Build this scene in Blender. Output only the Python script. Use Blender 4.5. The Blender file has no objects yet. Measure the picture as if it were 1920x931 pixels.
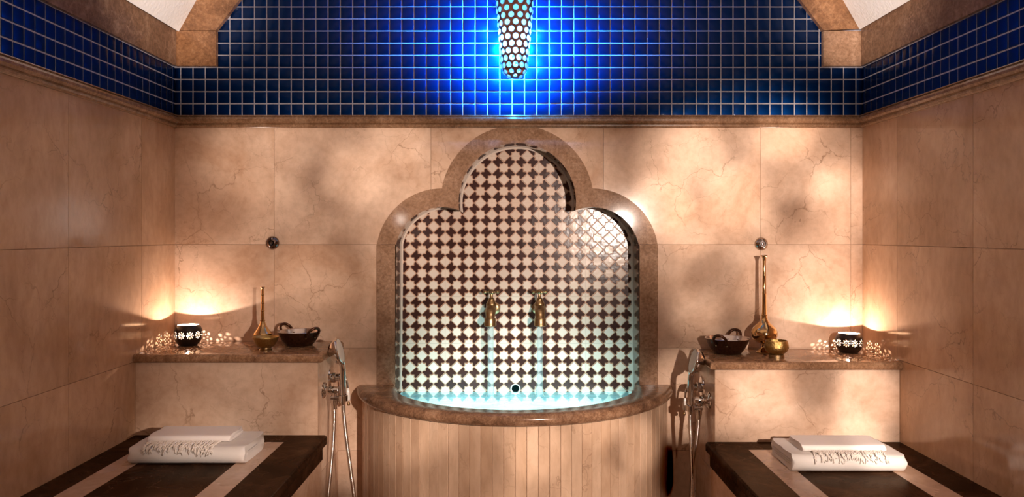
import bpy, bmesh, math, random
from mathutils import Vector, Matrix

PI = math.pi
R = random.Random(7)
SC = bpy.context.scene
COL = SC.collection

# ------------------------------------------------------------------ camera
F = 1456.0            # focal length in pixels of the 1920 x 931 frame
E = 1.18              # eye height
D = 3.15              # distance to the back wall
HZ = 438.0            # horizon row

def X(px, d): return (px - 960.0) * d / F
def Z(py, d): return E + (HZ - py) * d / F

cam = bpy.data.cameras.new('camera')
cam.sensor_width = 36.0
cam.lens = F / 1920.0 * 36.0
cam.shift_y = -(465.5 - HZ) / 1920.0
cam.clip_start = 0.02
camo = bpy.data.objects.new('camera', cam)
COL.objects.link(camo)
camo.location = (0, 0, E)
camo.rotation_euler = (PI / 2, 0, 0)
SC.camera = camo

# ------------------------------------------------------------------ world, exposure
SC.view_settings.view_transform = 'Standard'
SC.view_settings.look = 'None'
SC.view_settings.exposure = 0.0
SC.view_settings.gamma = 1.0
SC.view_settings.use_curve_mapping = False
try:
    SC.cycles.use_denoising = True
    SC.cycles.sample_clamp_indirect = 3.0
    SC.cycles.caustics_reflective = False
    SC.cycles.caustics_refractive = False
    SC.cycles.max_bounces = 8
    SC.cycles.transparent_max_bounces = 16
except Exception:
    pass
world = bpy.data.worlds.new('world')
SC.world = world
world.use_nodes = True
world.node_tree.nodes['Background'].inputs[0].default_value = (0.02, 0.012, 0.008, 1)

# ------------------------------------------------------------------ lamps
def point(name, loc, power, color, radius):
    l = bpy.data.lights.new(name, 'POINT')
    l.energy = power; l.color = color; l.shadow_soft_size = radius
    o = bpy.data.objects.new(name, l); COL.objects.link(o); o.location = loc
    return o

def lantern(name, loc, power, color, radius, base, lobes):
    """A pierced lantern: a lamp whose beams leave through openings, each a soft cone
    (dx, dy, dz target in the room, half angle in degrees, strength)."""
    o = point(name, loc, power, color, radius)
    l = o.data; l.use_nodes = True
    nt = l.node_tree; n = nt.nodes; k = nt.links
    em = next(q for q in n if q.type == 'EMISSION')
    tc = n.new('ShaderNodeTexCoord')
    acc = None
    for (tx, ty, tz, ang, amp) in lobes:
        v = (Vector((tx, ty, tz)) - Vector(loc)).normalized()
        dt = n.new('ShaderNodeVectorMath'); dt.operation = 'DOT_PRODUCT'
        k.new(tc.outputs['Normal'], dt.inputs[0]); dt.inputs[1].default_value = v
        mr = n.new('ShaderNodeMapRange'); mr.interpolation_type = 'SMOOTHERSTEP'
        k.new(dt.outputs['Value'], mr.inputs[0])
        mr.inputs[1].default_value = math.cos(math.radians(ang))
        mr.inputs[2].default_value = math.cos(math.radians(ang * 0.15))
        mr.inputs[3].default_value = 0.0; mr.inputs[4].default_value = amp
        if acc is None:
            ad = n.new('ShaderNodeMath'); ad.operation = 'ADD'; ad.inputs[1].default_value = base
            k.new(mr.outputs[0], ad.inputs[0])
        else:
            ad = n.new('ShaderNodeMath'); ad.operation = 'ADD'
            k.new(mr.outputs[0], ad.inputs[0]); k.new(acc, ad.inputs[1])
        acc = ad.outputs[0]
    if acc is not None:
        k.new(acc, em.inputs['Strength'])
    return o

def wall_pt(px, py, deg, amp): return (X(px, D), D, Z(py, D), deg, amp)

WARM = (1.0, 0.815, 0.70)
lantern('lantern_lamp', (0.90, -0.10, E + 0.10), 740, WARM, 0.022, 0.032, [
    # the lantern's wide openings
    wall_pt(1420, 400, 11, 0.54), wall_pt(960, 440, 11.5, 0.42), wall_pt(580, 390, 10.5, 0.26), wall_pt(1500, 300, 4.5, 0.25), wall_pt(1280, 300, 4.5, 0.25), wall_pt(500, 310, 5.0, 0.12), wall_pt(740, 300, 5, 0.14),
    wall_pt(1480, 760, 8, 0.55), wall_pt(960, 860, 12, 0.40), wall_pt(460, 750, 8, 0.26), wall_pt(635, 800, 4.5, 0.36), wall_pt(740, 860, 4, 0.16), wall_pt(1285, 740, 4, 0.40), wall_pt(300, 860, 4, 0.22), wall_pt(366, 90, 2.0, 0.45), wall_pt(405, 15, 1.6, 0.30), wall_pt(1582, 90, 2.0, 0.55), wall_pt(1550, 15, 1.8, 0.40),
    # narrow bright beams
    wall_pt(1240, 385, 3.0, 0.40), wall_pt(1382, 370, 3.2, 0.38), wall_pt(1472, 245, 3.0, 0.34),
    wall_pt(1575, 370, 3.4, 0.34), wall_pt(1300, 285, 3.0, 0.22), wall_pt(1292, 430, 2.6, 0.22),
    wall_pt(1310, 590, 2.6, 0.20), wall_pt(1540, 480, 3.2, 0.26), wall_pt(1490, 560, 2.6, 0.2),
    wall_pt(665, 330, 2.6, 0.34), wall_pt(745, 265, 2.4, 0.26), wall_pt(480, 300, 3.6, 0.22),
    wall_pt(590, 520, 2.8, 0.22), wall_pt(560, 255, 2.4, 0.12),
    wall_pt(1400, 740, 2.6, 0.25), wall_pt(1580, 750, 3.0, 0.35), wall_pt(1560, 850, 3.0, 0.5),
    wall_pt(1160, 840, 2.4, 0.30), wall_pt(1060, 790, 2.6, 0.22), wall_pt(930, 850, 2.6, 0.25), wall_pt(720, 820, 2.6, 0.2),
    # ribs between the openings
    wall_pt(1350, 285, 2.2, -0.16), wall_pt(1475, 345, 3.0, -0.30), wall_pt(1510, 420, 2.8, -0.30),
    wall_pt(1550, 285, 2.0, -0.20), wall_pt(1312, 345, 1.7, -0.16), wall_pt(1340, 520, 2.8, -0.26), wall_pt(1385, 600, 2.2, -0.18),
    wall_pt(375, 390, 3.2, -0.16), wall_pt(570, 305, 2.2, -0.14), wall_pt(615, 350, 2.2, -0.14), wall_pt(645, 480, 2.2, -0.13),
    wall_pt(340, 260, 2.6, -0.10), wall_pt(1480, 720, 2.6, -0.30), wall_pt(810, 885, 3.2, -0.22), wall_pt(1110, 850, 1.8, -0.18), wall_pt(1240, 880, 2.4, -0.2),
])
lantern('second_lantern_lamp', (-0.92, -0.15, E + 0.12), 4, (1.0, 0.86, 0.74), 0.03, 1.0, [])

def up_fill(loc, power, color, size):
    l = bpy.data.lights.new('added_up_fill', 'AREA'); l.shape = 'DISK'; l.size = size
    l.energy = power; l.color = color
    o = bpy.data.objects.new('added_up_fill', l); COL.objects.link(o)
    o.location = loc; o.rotation_euler = (PI, 0, 0)
    return o
for q in (-0.55, 0.6):  # unseen area lights facing up, added as fill for vault and upper walls
    up_fill((q, 1.15, E + 0.62), 4.6, (1.0, 0.72, 0.54), 0.3)

def spot(name, loc, target, power, color, angle, blend, radius):
    l = bpy.data.lights.new(name, 'SPOT'); l.energy = power; l.color = color
    l.spot_size = math.radians(angle); l.spot_blend = blend; l.shadow_soft_size = radius
    o = bpy.data.objects.new(name, l); COL.objects.link(o); o.location = loc
    o.rotation_euler = (Vector(target) - Vector(loc)).to_track_quat('-Z', 'Y').to_euler()
    return o
# two unseen spots, added to brighten the vault corners above the beams
spot('vault_fill_spot', (0.25, 0.9, E + 0.35), (-1.31, 2.95, E + 0.95), 330, (1.0, 0.84, 0.74), 17, 1.0, 0.05)
spot('vault_fill_spot', (-0.20, 0.9, E + 0.35), (1.37, 2.95, E + 0.95), 330, (1.0, 0.84, 0.74), 17, 1.0, 0.05)

# ------------------------------------------------------------------ materials
def newmat(name):
    m = bpy.data.materials.new(name); m.use_nodes = True
    nt = m.node_tree
    b = nt.nodes['Principled BSDF']
    return m, nt.nodes, nt.links, b

def ramp(n, stops, interp='LINEAR'):
    r = n.new('ShaderNodeValToRGB'); cr = r.color_ramp; cr.interpolation = interp
    while len(cr.elements) < len(stops): cr.elements.new(0.5)
    for e, (p, c) in zip(cr.elements, stops):
        e.position = p; e.color = tuple(c) + (1,) if len(c) == 3 else c
    return r

def noise(n, k, vec, scale, detail=4, rough=0.55, dist=0.0):
    t = n.new('ShaderNodeTexNoise'); t.inputs['Scale'].default_value = scale
    t.inputs['Detail'].default_value = detail; t.inputs['Roughness'].default_value = rough
    t.inputs['Distortion'].default_value = dist
    if vec is not None: k.new(vec, t.inputs['Vector'])
    return t

def shifted(n, k, space='Object', amt=23.0):
    tc = n.new('ShaderNodeTexCoord'); oi = n.new('ShaderNodeObjectInfo')
    mu = n.new('ShaderNodeMath'); mu.operation = 'MULTIPLY'; mu.inputs[1].default_value = amt
    k.new(oi.outputs['Random'], mu.inputs[0])
    ad = n.new('ShaderNodeVectorMath'); ad.operation = 'ADD'
    k.new(tc.outputs[space], ad.inputs[0]); k.new(mu.outputs[0], ad.inputs[1])
    return ad.outputs[0], oi

def mixc(n, k, fac, a, b, mode='MIX'):
    m = n.new('ShaderNodeMix'); m.data_type = 'RGBA'; m.blend_type = mode
    if isinstance(fac, float): m.inputs[0].default_value = fac
    else: k.new(fac, m.inputs[0])
    for s, v in ((6, a), (7, b)):
        if isinstance(v, tuple): m.inputs[s].default_value = v + (1,) if len(v) == 3 else v
        else: k.new(v, m.inputs[s])
    return m.outputs[2]

def bump(n, k, b, height, strength, dist=0.002):
    bp = n.new('ShaderNodeBump'); bp.inputs['Strength'].default_value = strength
    bp.inputs['Distance'].default_value = dist
    k.new(height, bp.inputs['Height']); k.new(bp.outputs[0], b.inputs['Normal'])
    return bp

def cracks(n, k, vec, scale, warp, width):
    """Thin wandering fissure lines, 0 on the line and 1 off it."""
    nz = noise(n, k, vec, scale * 0.9, 6, 0.55)
    sc = n.new('ShaderNodeVectorMath'); sc.operation = 'SCALE'; sc.inputs[3].default_value = warp
    k.new(nz.outputs['Color'], sc.inputs[0])
    ad = n.new('ShaderNodeVectorMath'); ad.operation = 'ADD'
    k.new(vec, ad.inputs[0]); k.new(sc.outputs[0], ad.inputs[1])
    vo = n.new('ShaderNodeTexVoronoi'); vo.feature = 'DISTANCE_TO_EDGE'
    vo.inputs['Scale'].default_value = scale
    k.new(ad.outputs[0], vo.inputs['Vector'])
    mr = n.new('ShaderNodeMapRange'); mr.inputs[1].default_value = 0.0; mr.inputs[2].default_value = width
    k.new(vo.outputs['Distance'], mr.inputs[0])
    return mr.outputs[0]

def mat_cream(name, c1=(0.75, 0.55, 0.415), c2=(0.57, 0.365, 0.245), vein=(0.22, 0.115, 0.06), rough=0.10, stretch=1.0):
    m, n, k, b = newmat(name)
    v, oi = shifted(n, k)
    mp = n.new('ShaderNodeMapping'); mp.inputs['Scale'].default_value = (1, 1, stretch)
    k.new(v, mp.inputs[0]); vs = mp.outputs[0]
    cl = noise(n, k, vs, 3.2, 6, 0.62, 0.7)
    r1 = ramp(n, [(0.32, c2), (0.62, c1)]); k.new(cl.outputs[0], r1.inputs[0])
    fine = noise(n, k, vs, 38, 4, 0.6)
    r2 = ramp(n, [(0.3, (0.87, 0.85, 0.83)), (0.6, (1, 1, 1))]); k.new(fine.outputs[0], r2.inputs[0])
    col = mixc(n, k, 1.0, r1.outputs[0], r2.outputs[0], 'MULTIPLY')
    # fissures, present only in parts of a slab
    cr0 = cracks(n, k, v, 3.0, 0.42, 0.0075); cr1 = cracks(n, k, v, 6.5, 0.22, 0.011)
    sf = n.new('ShaderNodeMapRange'); sf.inputs[3].default_value = 0.5; sf.inputs[4].default_value = 1.0; k.new(cr1, sf.inputs[0])
    mn = n.new('ShaderNodeMath'); mn.operation = 'MINIMUM'; k.new(cr0, mn.inputs[0]); k.new(sf.outputs[0], mn.inputs[1]); cr = mn.outputs[0]
    inv = n.new('ShaderNodeMath'); inv.operation = 'SUBTRACT'; inv.inputs[0].default_value = 1.0
    k.new(cr, inv.inputs[1])
    ms = noise(n, k, v, 4.5, 3, 0.6)
    rm = ramp(n, [(0.43, (0, 0, 0)), (0.60, (1, 1, 1))]); k.new(ms.outputs[0], rm.inputs[0])
    f = n.new('ShaderNodeMath'); f.operation = 'MULTIPLY'; k.new(inv.outputs[0], f.inputs[0]); k.new(rm.outputs[0], f.inputs[1])
    f2 = n.new('ShaderNodeMath'); f2.operation = 'MULTIPLY'; f2.inputs[1].default_value = 0.62; k.new(f.outputs[0], f2.inputs[0])
    col = mixc(n, k, f2.outputs[0], col, vein)
    # slab to slab tone
    tone = ramp(n, [(0, (0.92, 0.91, 0.90)), (1, (1.03, 1.02, 1.0))]); k.new(oi.outputs['Random'], tone.inputs[0])
    col = mixc(n, k, 1.0, col, tone.outputs[0], 'MULTIPLY')
    k.new(col, b.inputs['Base Color'])
    rr = n.new('ShaderNodeMapRange'); rr.inputs[3].default_value = rough * 0.7; rr.inputs[4].default_value = rough * 1.6
    k.new(cl.outputs[0], rr.inputs[0]); k.new(rr.outputs[0], b.inputs['Roughness'])
    b.inputs['Specular IOR Level'].default_value = 0.28
    return m

def mat_brown(name, dark, mid, light, scale=1.0, rough=0.18, spec=0.4):
    m, n, k, b = newmat(name)
    v, oi = shifted(n, k)
    a = noise(n, k, v, 11 * scale, 8, 0.72, 0.9)
    r1 = ramp(n, [(0.30, dark), (0.52, mid), (0.78, light)]); k.new(a.outputs[0], r1.inputs[0])
    cr = cracks(n, k, v, 17 * scale, 0.12, 0.05)
    rc = ramp(n, [(0.0, (0.32, 0.32, 0.32)), (1.0, (0, 0, 0))]); k.new(cr, rc.inputs[0])
    ms = noise(n, k, v, 9 * scale, 3)
    rm = ramp(n, [(0.42, (0, 0, 0)), (0.6, (1, 1, 1))]); k.new(ms.outputs[0], rm.inputs[0])
    f = n.new('ShaderNodeMath'); f.operation = 'MULTIPLY'; k.new(rc.outputs[0], f.inputs[0]); k.new(rm.outputs[0], f.inputs[1])
    col = mixc(n, k, f.outputs[0], r1.outputs[0], tuple(min(1, c * 1.25) for c in light))
    sp = noise(n, k, v, 90 * scale, 3, 0.7)
    rs = ramp(n, [(0.35, (0.72, 0.70, 0.68)), (0.62, (1.08, 1.08, 1.08))]); k.new(sp.outputs[0], rs.inputs[0])
    col = mixc(n, k, 1.0, col, rs.outputs[0], 'MULTIPLY')
    k.new(col, b.inputs['Base Color'])
    b.inputs['Roughness'].default_value = rough
    b.inputs['Specular IOR Level'].default_value = spec
    return m

def mat_simple(name, col, rough=0.4, metal=0.0, spec=0.5, bump_scale=None, bump_str=0.2, bump_dist=0.002, var=None):
    m, n, k, b = newmat(name)
    b.inputs['Base Color'].default_value = col + (1,)
    b.inputs['Roughness'].default_value = rough
    b.inputs['Metallic'].default_value = metal
    b.inputs['Specular IOR Level'].default_value = spec
    if bump_scale or var:
        tc = n.new('ShaderNodeTexCoord')
        nz = noise(n, k, tc.outputs['Object'], bump_scale or 40, 4, 0.6)
        if bump_scale: bump(n, k, b, nz.outputs[0], bump_str, bump_dist)
        if var:
            r1 = ramp(n, [(0.3, var), (0.65, col)]); k.new(nz.outputs[0], r1.inputs[0])
            k.new(r1.outputs[0], b.inputs['Base Color'])
    return m

M = {}
M['cream'] = mat_cream('cream_marble')
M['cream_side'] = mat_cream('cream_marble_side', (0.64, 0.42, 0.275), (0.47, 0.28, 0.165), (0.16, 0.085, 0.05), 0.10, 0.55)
M['cream_stave'] = mat_cream('cream_marble_stave', (0.72, 0.51, 0.36), (0.55, 0.355, 0.23), (0.34, 0.21, 0.13), 0.22, 0.35)
M['joint'] = mat_simple('joint_mortar', (0.33, 0.20, 0.125), 0.8)
M['surround'] = mat_brown('light_brown_marble', (0.24, 0.135, 0.078), (0.34, 0.205, 0.13), (0.48, 0.32, 0.22), 1.0, 0.075, 0.14)
M['band'] = mat_brown('arch_brown_marble', (0.15, 0.068, 0.03), (0.27, 0.13, 0.06), (0.42, 0.235, 0.125), 1.1, 0.24)
M['beam'] = mat_brown('beam_brown_marble', (0.12, 0.062, 0.036), (0.21, 0.118, 0.072), (0.36, 0.23, 0.15), 0.9, 0.2)
M['mould'] = mat_brown('moulding_brown_marble', (0.16, 0.08, 0.04), (0.27, 0.15, 0.083), (0.40, 0.25, 0.155), 1.4, 0.2)
M['rim'] = mat_brown('rim_brown_marble', (0.10, 0.05, 0.027), (0.26, 0.14, 0.08), (0.50, 0.31, 0.19), 1.7, 0.2, 0.3)
M['ledge'] = mat_brown('ledge_brown_marble', (0.15, 0.070, 0.035), (0.32, 0.175, 0.096), (0.54, 0.34, 0.21), 1.5, 0.12)

def mat_dark():
    m, n, k, b = newmat('dark_marble')
    v, oi = shifted(n, k)
    a = noise(n, k, v, 6, 7, 0.65, 1.0)
    r1 = ramp(n, [(0.33, (0.010, 0.004, 0.002)), (0.56, (0.040, 0.017, 0.008)), (0.82, (0.12, 0.058, 0.03))])
    k.new(a.outputs[0], r1.inputs[0])
    cr = cracks(n, k, v, 8, 0.35, 0.016)
    inv = n.new('ShaderNodeMath'); inv.operation = 'SUBTRACT'; inv.inputs[0].default_value = 1.0; k.new(cr, inv.inputs[1])
    ms = noise(n, k, v, 7, 3)
    rm = ramp(n, [(0.52, (0, 0, 0)), (0.66, (0.8, 0.8, 0.8))]); k.new(ms.outputs[0], rm.inputs[0])
    f = n.new('ShaderNodeMath'); f.operation = 'MULTIPLY'; k.new(inv.outputs[0], f.inputs[0]); k.new(rm.outputs[0], f.inputs[1])
    col = mixc(n, k, f.outputs[0], r1.outputs[0], (0.22, 0.12, 0.075))
    k.new(col, b.inputs['Base Color'])
    df = n.new('ShaderNodeBsdfDiffuse'); k.new(col, df.inputs[0])
    gl = n.new('ShaderNodeBsdfGlossy'); gl.inputs['Roughness'].default_value = 0.22; gl.inputs[0].default_value = (1.0, 0.80, 0.62, 1)
    mx = n.new('ShaderNodeMixShader'); mx.inputs[0].default_value = 0.055
    k.new(df.outputs[0], mx.inputs[1]); k.new(gl.outputs[0], mx.inputs[2])
    o = next(q for q in n if q.type == 'OUTPUT_MATERIAL'); k.new(mx.outputs[0], o.inputs[0])
    return m
M['dark'] = mat_dark()
M['inlay'] = mat_cream('inlay_marble', (0.62, 0.44, 0.33), (0.54, 0.37, 0.27), (0.34, 0.2, 0.13), 0.24)

def mat_bluetile():
    """cobalt glaze: a sharp clear surface over a blue body that scatters light broadly"""
    m, n, k, b = newmat('cobalt_glaze')
    oi = n.new('ShaderNodeObjectInfo')
    r1 = ramp(n, [(0, (0.0002, 0.0014, 0.009)), (1, (0.0003, 0.0022, 0.016))]); k.new(oi.outputs['Random'], r1.inputs[0])
    k.new(r1.outputs[0], b.inputs['Base Color'])
    b.inputs['Roughness'].default_value = 0.09
    b.inputs['Specular IOR Level'].default_value = 0.12
    tc = n.new('ShaderNodeTexCoord')
    nz = noise(n, k, tc.outputs['Object'], 30, 3)
    bump(n, k, b, nz.outputs[0], 0.2, 0.0015)
    gl = n.new('ShaderNodeBsdfGlossy'); gl.inputs['Roughness'].default_value = 0.52
    gl.inputs[0].default_value = (0.0006, 0.018, 0.085, 1)
    ad = n.new('ShaderNodeAddShader')
    k.new(b.outputs[0], ad.inputs[0]); k.new(gl.outputs[0], ad.inputs[1])
    o = next(q for q in n if q.type == 'OUTPUT_MATERIAL')
    k.new(ad.outputs[0], o.inputs[0])
    return m
M['bluetile'] = mat_bluetile()
M['bluegrout'] = mat_simple('pale_grout', (0.50, 0.49, 0.56), 0.6, var=(0.36, 0.35, 0.42), bump_scale=120, bump_str=0.3)
M['plaster'] = mat_simple('white_plaster', (0.84, 0.80, 0.77), 0.85, bump_scale=70, bump_str=0.6, bump_dist=0.006)
M['plainwall'] = mat_simple('rear_plaster', (0.16, 0.09, 0.05), 0.6)
M['floor'] = mat_cream('floor_marble', (0.5, 0.36, 0.25), (0.4, 0.28, 0.19))

def mat_glaze(name, c1, c2, rough=0.14):
    m, n, k, b = newmat(name)
    oi = n.new('ShaderNodeObjectInfo')
    r1 = ramp(n, [(0, c1), (1, c2)]); k.new(oi.outputs['Random'], r1.inputs[0])
    ge = n.new('ShaderNodeNewGeometry')
    # the square carrier tiles meet every four pieces: a hairline joint across the glaze
    k.new(r1.outputs[0], b.inputs['Base Color'])
    b.inputs['Roughness'].default_value = rough
    b.inputs['Specular IOR Level'].default_value = 0.4
    nz = noise(n, k, ge.outputs['Position'], 26, 2, 0.5)
    bump(n, k, b, nz.outputs[0], 0.22, 0.004)
    return m, n, k, b, ge, r1
def mat_zellige(name, c1, c2, rough, x0, z0, step):
    m, n, k, b, ge, r1 = mat_glaze(name, c1, c2, rough)
    sp = n.new('ShaderNodeSeparateXYZ'); k.new(ge.outputs['Position'], sp.inputs[0])
    outs = []
    for ax, o in ((0, x0), (2, z0)):
        s = n.new('ShaderNodeMath'); s.operation = 'SUBTRACT'; k.new(sp.outputs[ax], s.inputs[0]); s.inputs[1].default_value = o
        pg = n.new('ShaderNodeMath'); pg.operation = 'PINGPONG'; k.new(s.outputs[0], pg.inputs[0]); pg.inputs[1].default_value = step / 2
        lt = n.new('ShaderNodeMath'); lt.operation = 'LESS_THAN'; k.new(pg.outputs[0], lt.inputs[0]); lt.inputs[1].default_value = 0.0007
        outs.append(lt.outputs[0])
    mx = n.new('ShaderNodeMath'); mx.operation = 'MAXIMUM'; k.new(outs[0], mx.inputs[0]); k.new(outs[1], mx.inputs[1])
    sc = n.new('ShaderNodeMath'); sc.operation = 'MULTIPLY'; k.new(mx.outputs[0], sc.inputs[0]); sc.inputs[1].default_value = 0.55
    col = mixc(n, k, sc.outputs[0], r1.outputs[0], (0.25, 0.16, 0.11))
    k.new(col, b.inputs['Base Color'])
    return m

M['brass'] = mat_simple('aged_brass', (0.46, 0.32, 0.17), 0.34, 1.0, bump_scale=60, bump_str=0.12, bump_dist=0.003, var=(0.30, 0.19, 0.09))
M['brass_hi'] = mat_simple('polished_brass', (0.66, 0.43, 0.20), 0.10, 1.0, bump_scale=45, bump_str=0.10, bump_dist=0.003)
M['brass_ham'] = mat_simple('hammered_brass', (0.50, 0.33, 0.12), 0.30, 1.0, bump_scale=190, bump_str=0.7, bump_dist=0.003, var=(0.34, 0.22, 0.07))
M['steel'] = mat_simple('brushed_steel', (0.62, 0.56, 0.54), 0.22, 1.0, bump_scale=90, bump_str=0.15)
M['copperdark'] = mat_simple('dark_hammered_copper', (0.10, 0.042, 0.022), 0.33, 0.85, bump_scale=110, bump_str=0.5, bump_dist=0.003, var=(0.05, 0.02, 0.012))
M['chrome'] = mat_simple('chrome', (0.72, 0.68, 0.65), 0.07, 1.0)
M['hose'] = mat_simple('steel_hose', (0.75, 0.68, 0.62), 0.22, 1.0)
M['porcelain'] = mat_simple('porcelain', (0.80, 0.74, 0.68), 0.15)
M['sprayface'] = mat_simple('grey_spray_plate', (0.72, 0.60, 0.50), 0.35)
M['shade'] = mat_simple('dark_lantern_shell', (0.016, 0.008, 0.005), 0.28, 0.3)
M['shadein'] = mat_simple('lantern_lining', (0.80, 0.64, 0.46), 0.5)
M['wax'] = mat_simple('candle_wax', (0.85, 0.75, 0.62), 0.5)
M['hole_dark'] = mat_simple('painted_hole_dark', (0.002, 0.006, 0.006), 0.8, spec=0.0)  # near-black colour standing in for the shade inside the outlet
M['clay'] = mat_simple('raised_clay_line', (0.56, 0.31, 0.19), 0.35, bump_scale=200, bump_str=0.2)
M['trimline'] = mat_simple('pale_edge_trim', (0.74, 0.60, 0.50), 0.3)
M['towel'] = mat_simple('white_terry', (0.80, 0.74, 0.69), 0.95, spec=0.1, bump_scale=900, bump_str=0.7, bump_dist=0.0025)
M['cotton'] = mat_simple('white_cotton', (0.80, 0.73, 0.69), 0.9, spec=0.1, bump_scale=60, bump_str=0.15, bump_dist=0.004)
M['fringe'] = mat_simple('cotton_fringe', (0.76, 0.68, 0.61), 0.95, spec=0.05)
M['liner'] = mat_simple('basin_lining', (0.36, 0.55, 0.56), 0.4)
M['pendantcopper'] = mat_simple('pendant_copper', (0.34, 0.15, 0.12), 0.28, 0.9, bump_scale=60, bump_str=0.1)

def mat_emit(name, col, strength):
    m = bpy.data.materials.new(name); m.use_nodes = True
    nt = m.node_tree; nt.nodes.clear()
    o = nt.nodes.new('ShaderNodeOutputMaterial'); e = nt.nodes.new('ShaderNodeEmission')
    e.inputs[0].default_value = col + (1,); e.inputs[1].default_value = strength
    nt.links.new(e.outputs[0], o.inputs[0])
    return m
M['flame'] = mat_emit('candle_flame', (1.0, 0.62, 0.28), 14)

def mat_water(name, milk, tint, scat):
    m = bpy.data.materials.new(name); m.use_nodes = True
    nt = m.node_tree; n = nt.nodes; k = nt.links; n.clear()
    o = n.new('ShaderNodeOutputMaterial')
    tr = n.new('ShaderNodeBsdfTransparent'); tr.inputs[0].default_value = tint + (1,)
    tl = n.new('ShaderNodeBsdfTranslucent'); tl.inputs[0].default_value = scat + (1,)
    df = n.new('ShaderNodeBsdfDiffuse'); df.inputs[0].default_value = scat + (1,)
    gl = n.new('ShaderNodeBsdfGlossy'); gl.inputs['Roughness'].default_value = 0.26; gl.inputs[0].default_value = (0.62, 0.88, 0.90, 1)
    m1 = n.new('ShaderNodeMixShader'); m1.inputs[0].default_value = 0.25
    k.new(tl.outputs[0], m1.inputs[1]); k.new(df.outputs[0], m1.inputs[2])
    m2 = n.new('ShaderNodeMixShader')
    tc = n.new('ShaderNodeTexCoord')
    mp = n.new('ShaderNodeMapping'); mp.inputs['Scale'].default_value = (1, 2.2, 0.4); k.new(tc.outputs['Object'], mp.inputs[0])
    nz = noise(n, k, mp.outputs[0], 9, 3)
    mr = n.new('ShaderNodeMapRange'); mr.inputs[1].default_value = 0.3; mr.inputs[2].default_value = 0.7
    mr.inputs[3].default_value = milk - 0.12; mr.inputs[4].default_value = milk + 0.12
    k.new(nz.outputs[0], mr.inputs[0]); k.new(mr.outputs[0], m2.inputs[0])
    k.new(tr.outputs[0], m2.inputs[1]); k.new(m1.outputs[0], m2.inputs[2])
    fr = n.new('ShaderNodeFresnel'); fr.inputs[0].default_value = 1.14
    m3 = n.new('ShaderNodeMixShader'); k.new(fr.outputs[0], m3.inputs[0])
    k.new(m2.outputs[0], m3.inputs[1]); k.new(gl.outputs[0], m3.inputs[2])
    bp = n.new('ShaderNodeBump'); bp.inputs['Strength'].default_value = 0.3; bp.inputs['Distance'].default_value = 0.01
    k.new(nz.outputs[0], bp.inputs['Height']); k.new(bp.outputs[0], gl.inputs['Normal'])
    k.new(m3.outputs[0], o.inputs[0])
    return m
M['water'] = mat_water('basin_water', 0.46, (0.80, 0.98, 1.0), (0.30, 0.60, 0.64))
M['stream'] = mat_water('falling_water', 0.16, (0.86, 0.96, 1.0), (0.80, 0.93, 1.0))

# ------------------------------------------------------------------ mesh helpers
def link(name, bm, mat, parent=None, smooth=False, recalc=True):
    if recalc: bmesh.ops.recalc_face_normals(bm, faces=bm.faces)
    me = bpy.data.meshes.new(name); bm.to_mesh(me); bm.free()
    if smooth:
        for p in me.polygons: p.use_smooth = True
    for mm in (mat if isinstance(mat, (list, tuple)) else [mat]): me.materials.append(mm)
    o = bpy.data.objects.new(name, me); COL.objects.link(o)
    if parent is not None: o.parent = parent
    return o

def inst(name, me, loc, parent=None, rot=None, scale=None):
    o = bpy.data.objects.new(name, me); COL.objects.link(o)
    o.location = loc
    if rot: o.rotation_euler = rot
    if scale: o.scale = scale
    if parent is not None: o.parent = parent
    return o

def smooth_by_angle(o, deg=35):
    me = o.data
    for p in me.polygons: p.use_smooth = True
    try:
        me.set_sharp_from_angle(angle=math.radians(deg))
    except Exception:
        pass
    return o

def thing(name, label, cat, loc=(0, 0, 0), group=None):
    o = bpy.data.objects.new(name, None); COL.objects.link(o)
    o.location = loc; o.empty_display_size = 0.05
    o['label'] = label; o['category'] = cat
    if group: o['group'] = group
    return o

def tag(o, label, cat, group=None, kind=None):
    o['label'] = label; o['category'] = cat
    if group: o['group'] = group
    if kind: o['kind'] = kind
    return o

def box(bm, x0, x1, y0, y1, z0, z1):
    vs = [bm.verts.new(p) for p in ((x0, y0, z0), (x1, y0, z0), (x1, y1, z0), (x0, y1, z0),
                                    (x0, y0, z1), (x1, y0, z1), (x1, y1, z1), (x0, y1, z1))]
    for f in ((0, 1, 2, 3), (4, 5, 6, 7), (0, 1, 5, 4), (1, 2, 6, 5), (2, 3, 7, 6), (3, 0, 4, 7)):
        bm.faces.new([vs[i] for i in f])
    return vs

def bevel(bm, w, seg=2):
    bmesh.ops.bevel(bm, geom=list(bm.edges), offset=w, segments=seg, profile=0.5, affect='EDGES', clamp_overlap=True)

def extrude_xz(bm, poly, y0, y1):
    """polygon in x,z pushed from y0 to y1"""
    a = [bm.verts.new((x, y0, z)) for x, z in poly]
    b = [bm.verts.new((x, y1, z)) for x, z in poly]
    bm.faces.new(a); bm.faces.new(list(reversed(b)))
    n = len(poly)
    for i in range(n):
        bm.faces.new((a[i], b[i], b[(i + 1) % n], a[(i + 1) % n]))

def extrude_yz(bm, poly, x0, x1):
    a = [bm.verts.new((x0, y, z)) for y, z in poly]
    b = [bm.verts.new((x1, y, z)) for y, z in poly]
    bm.faces.new(a); bm.faces.new(list(reversed(b)))
    n = len(poly)
    for i in range(n):
        bm.faces.new((a[i], b[i], b[(i + 1) % n], a[(i + 1) % n]))

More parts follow.
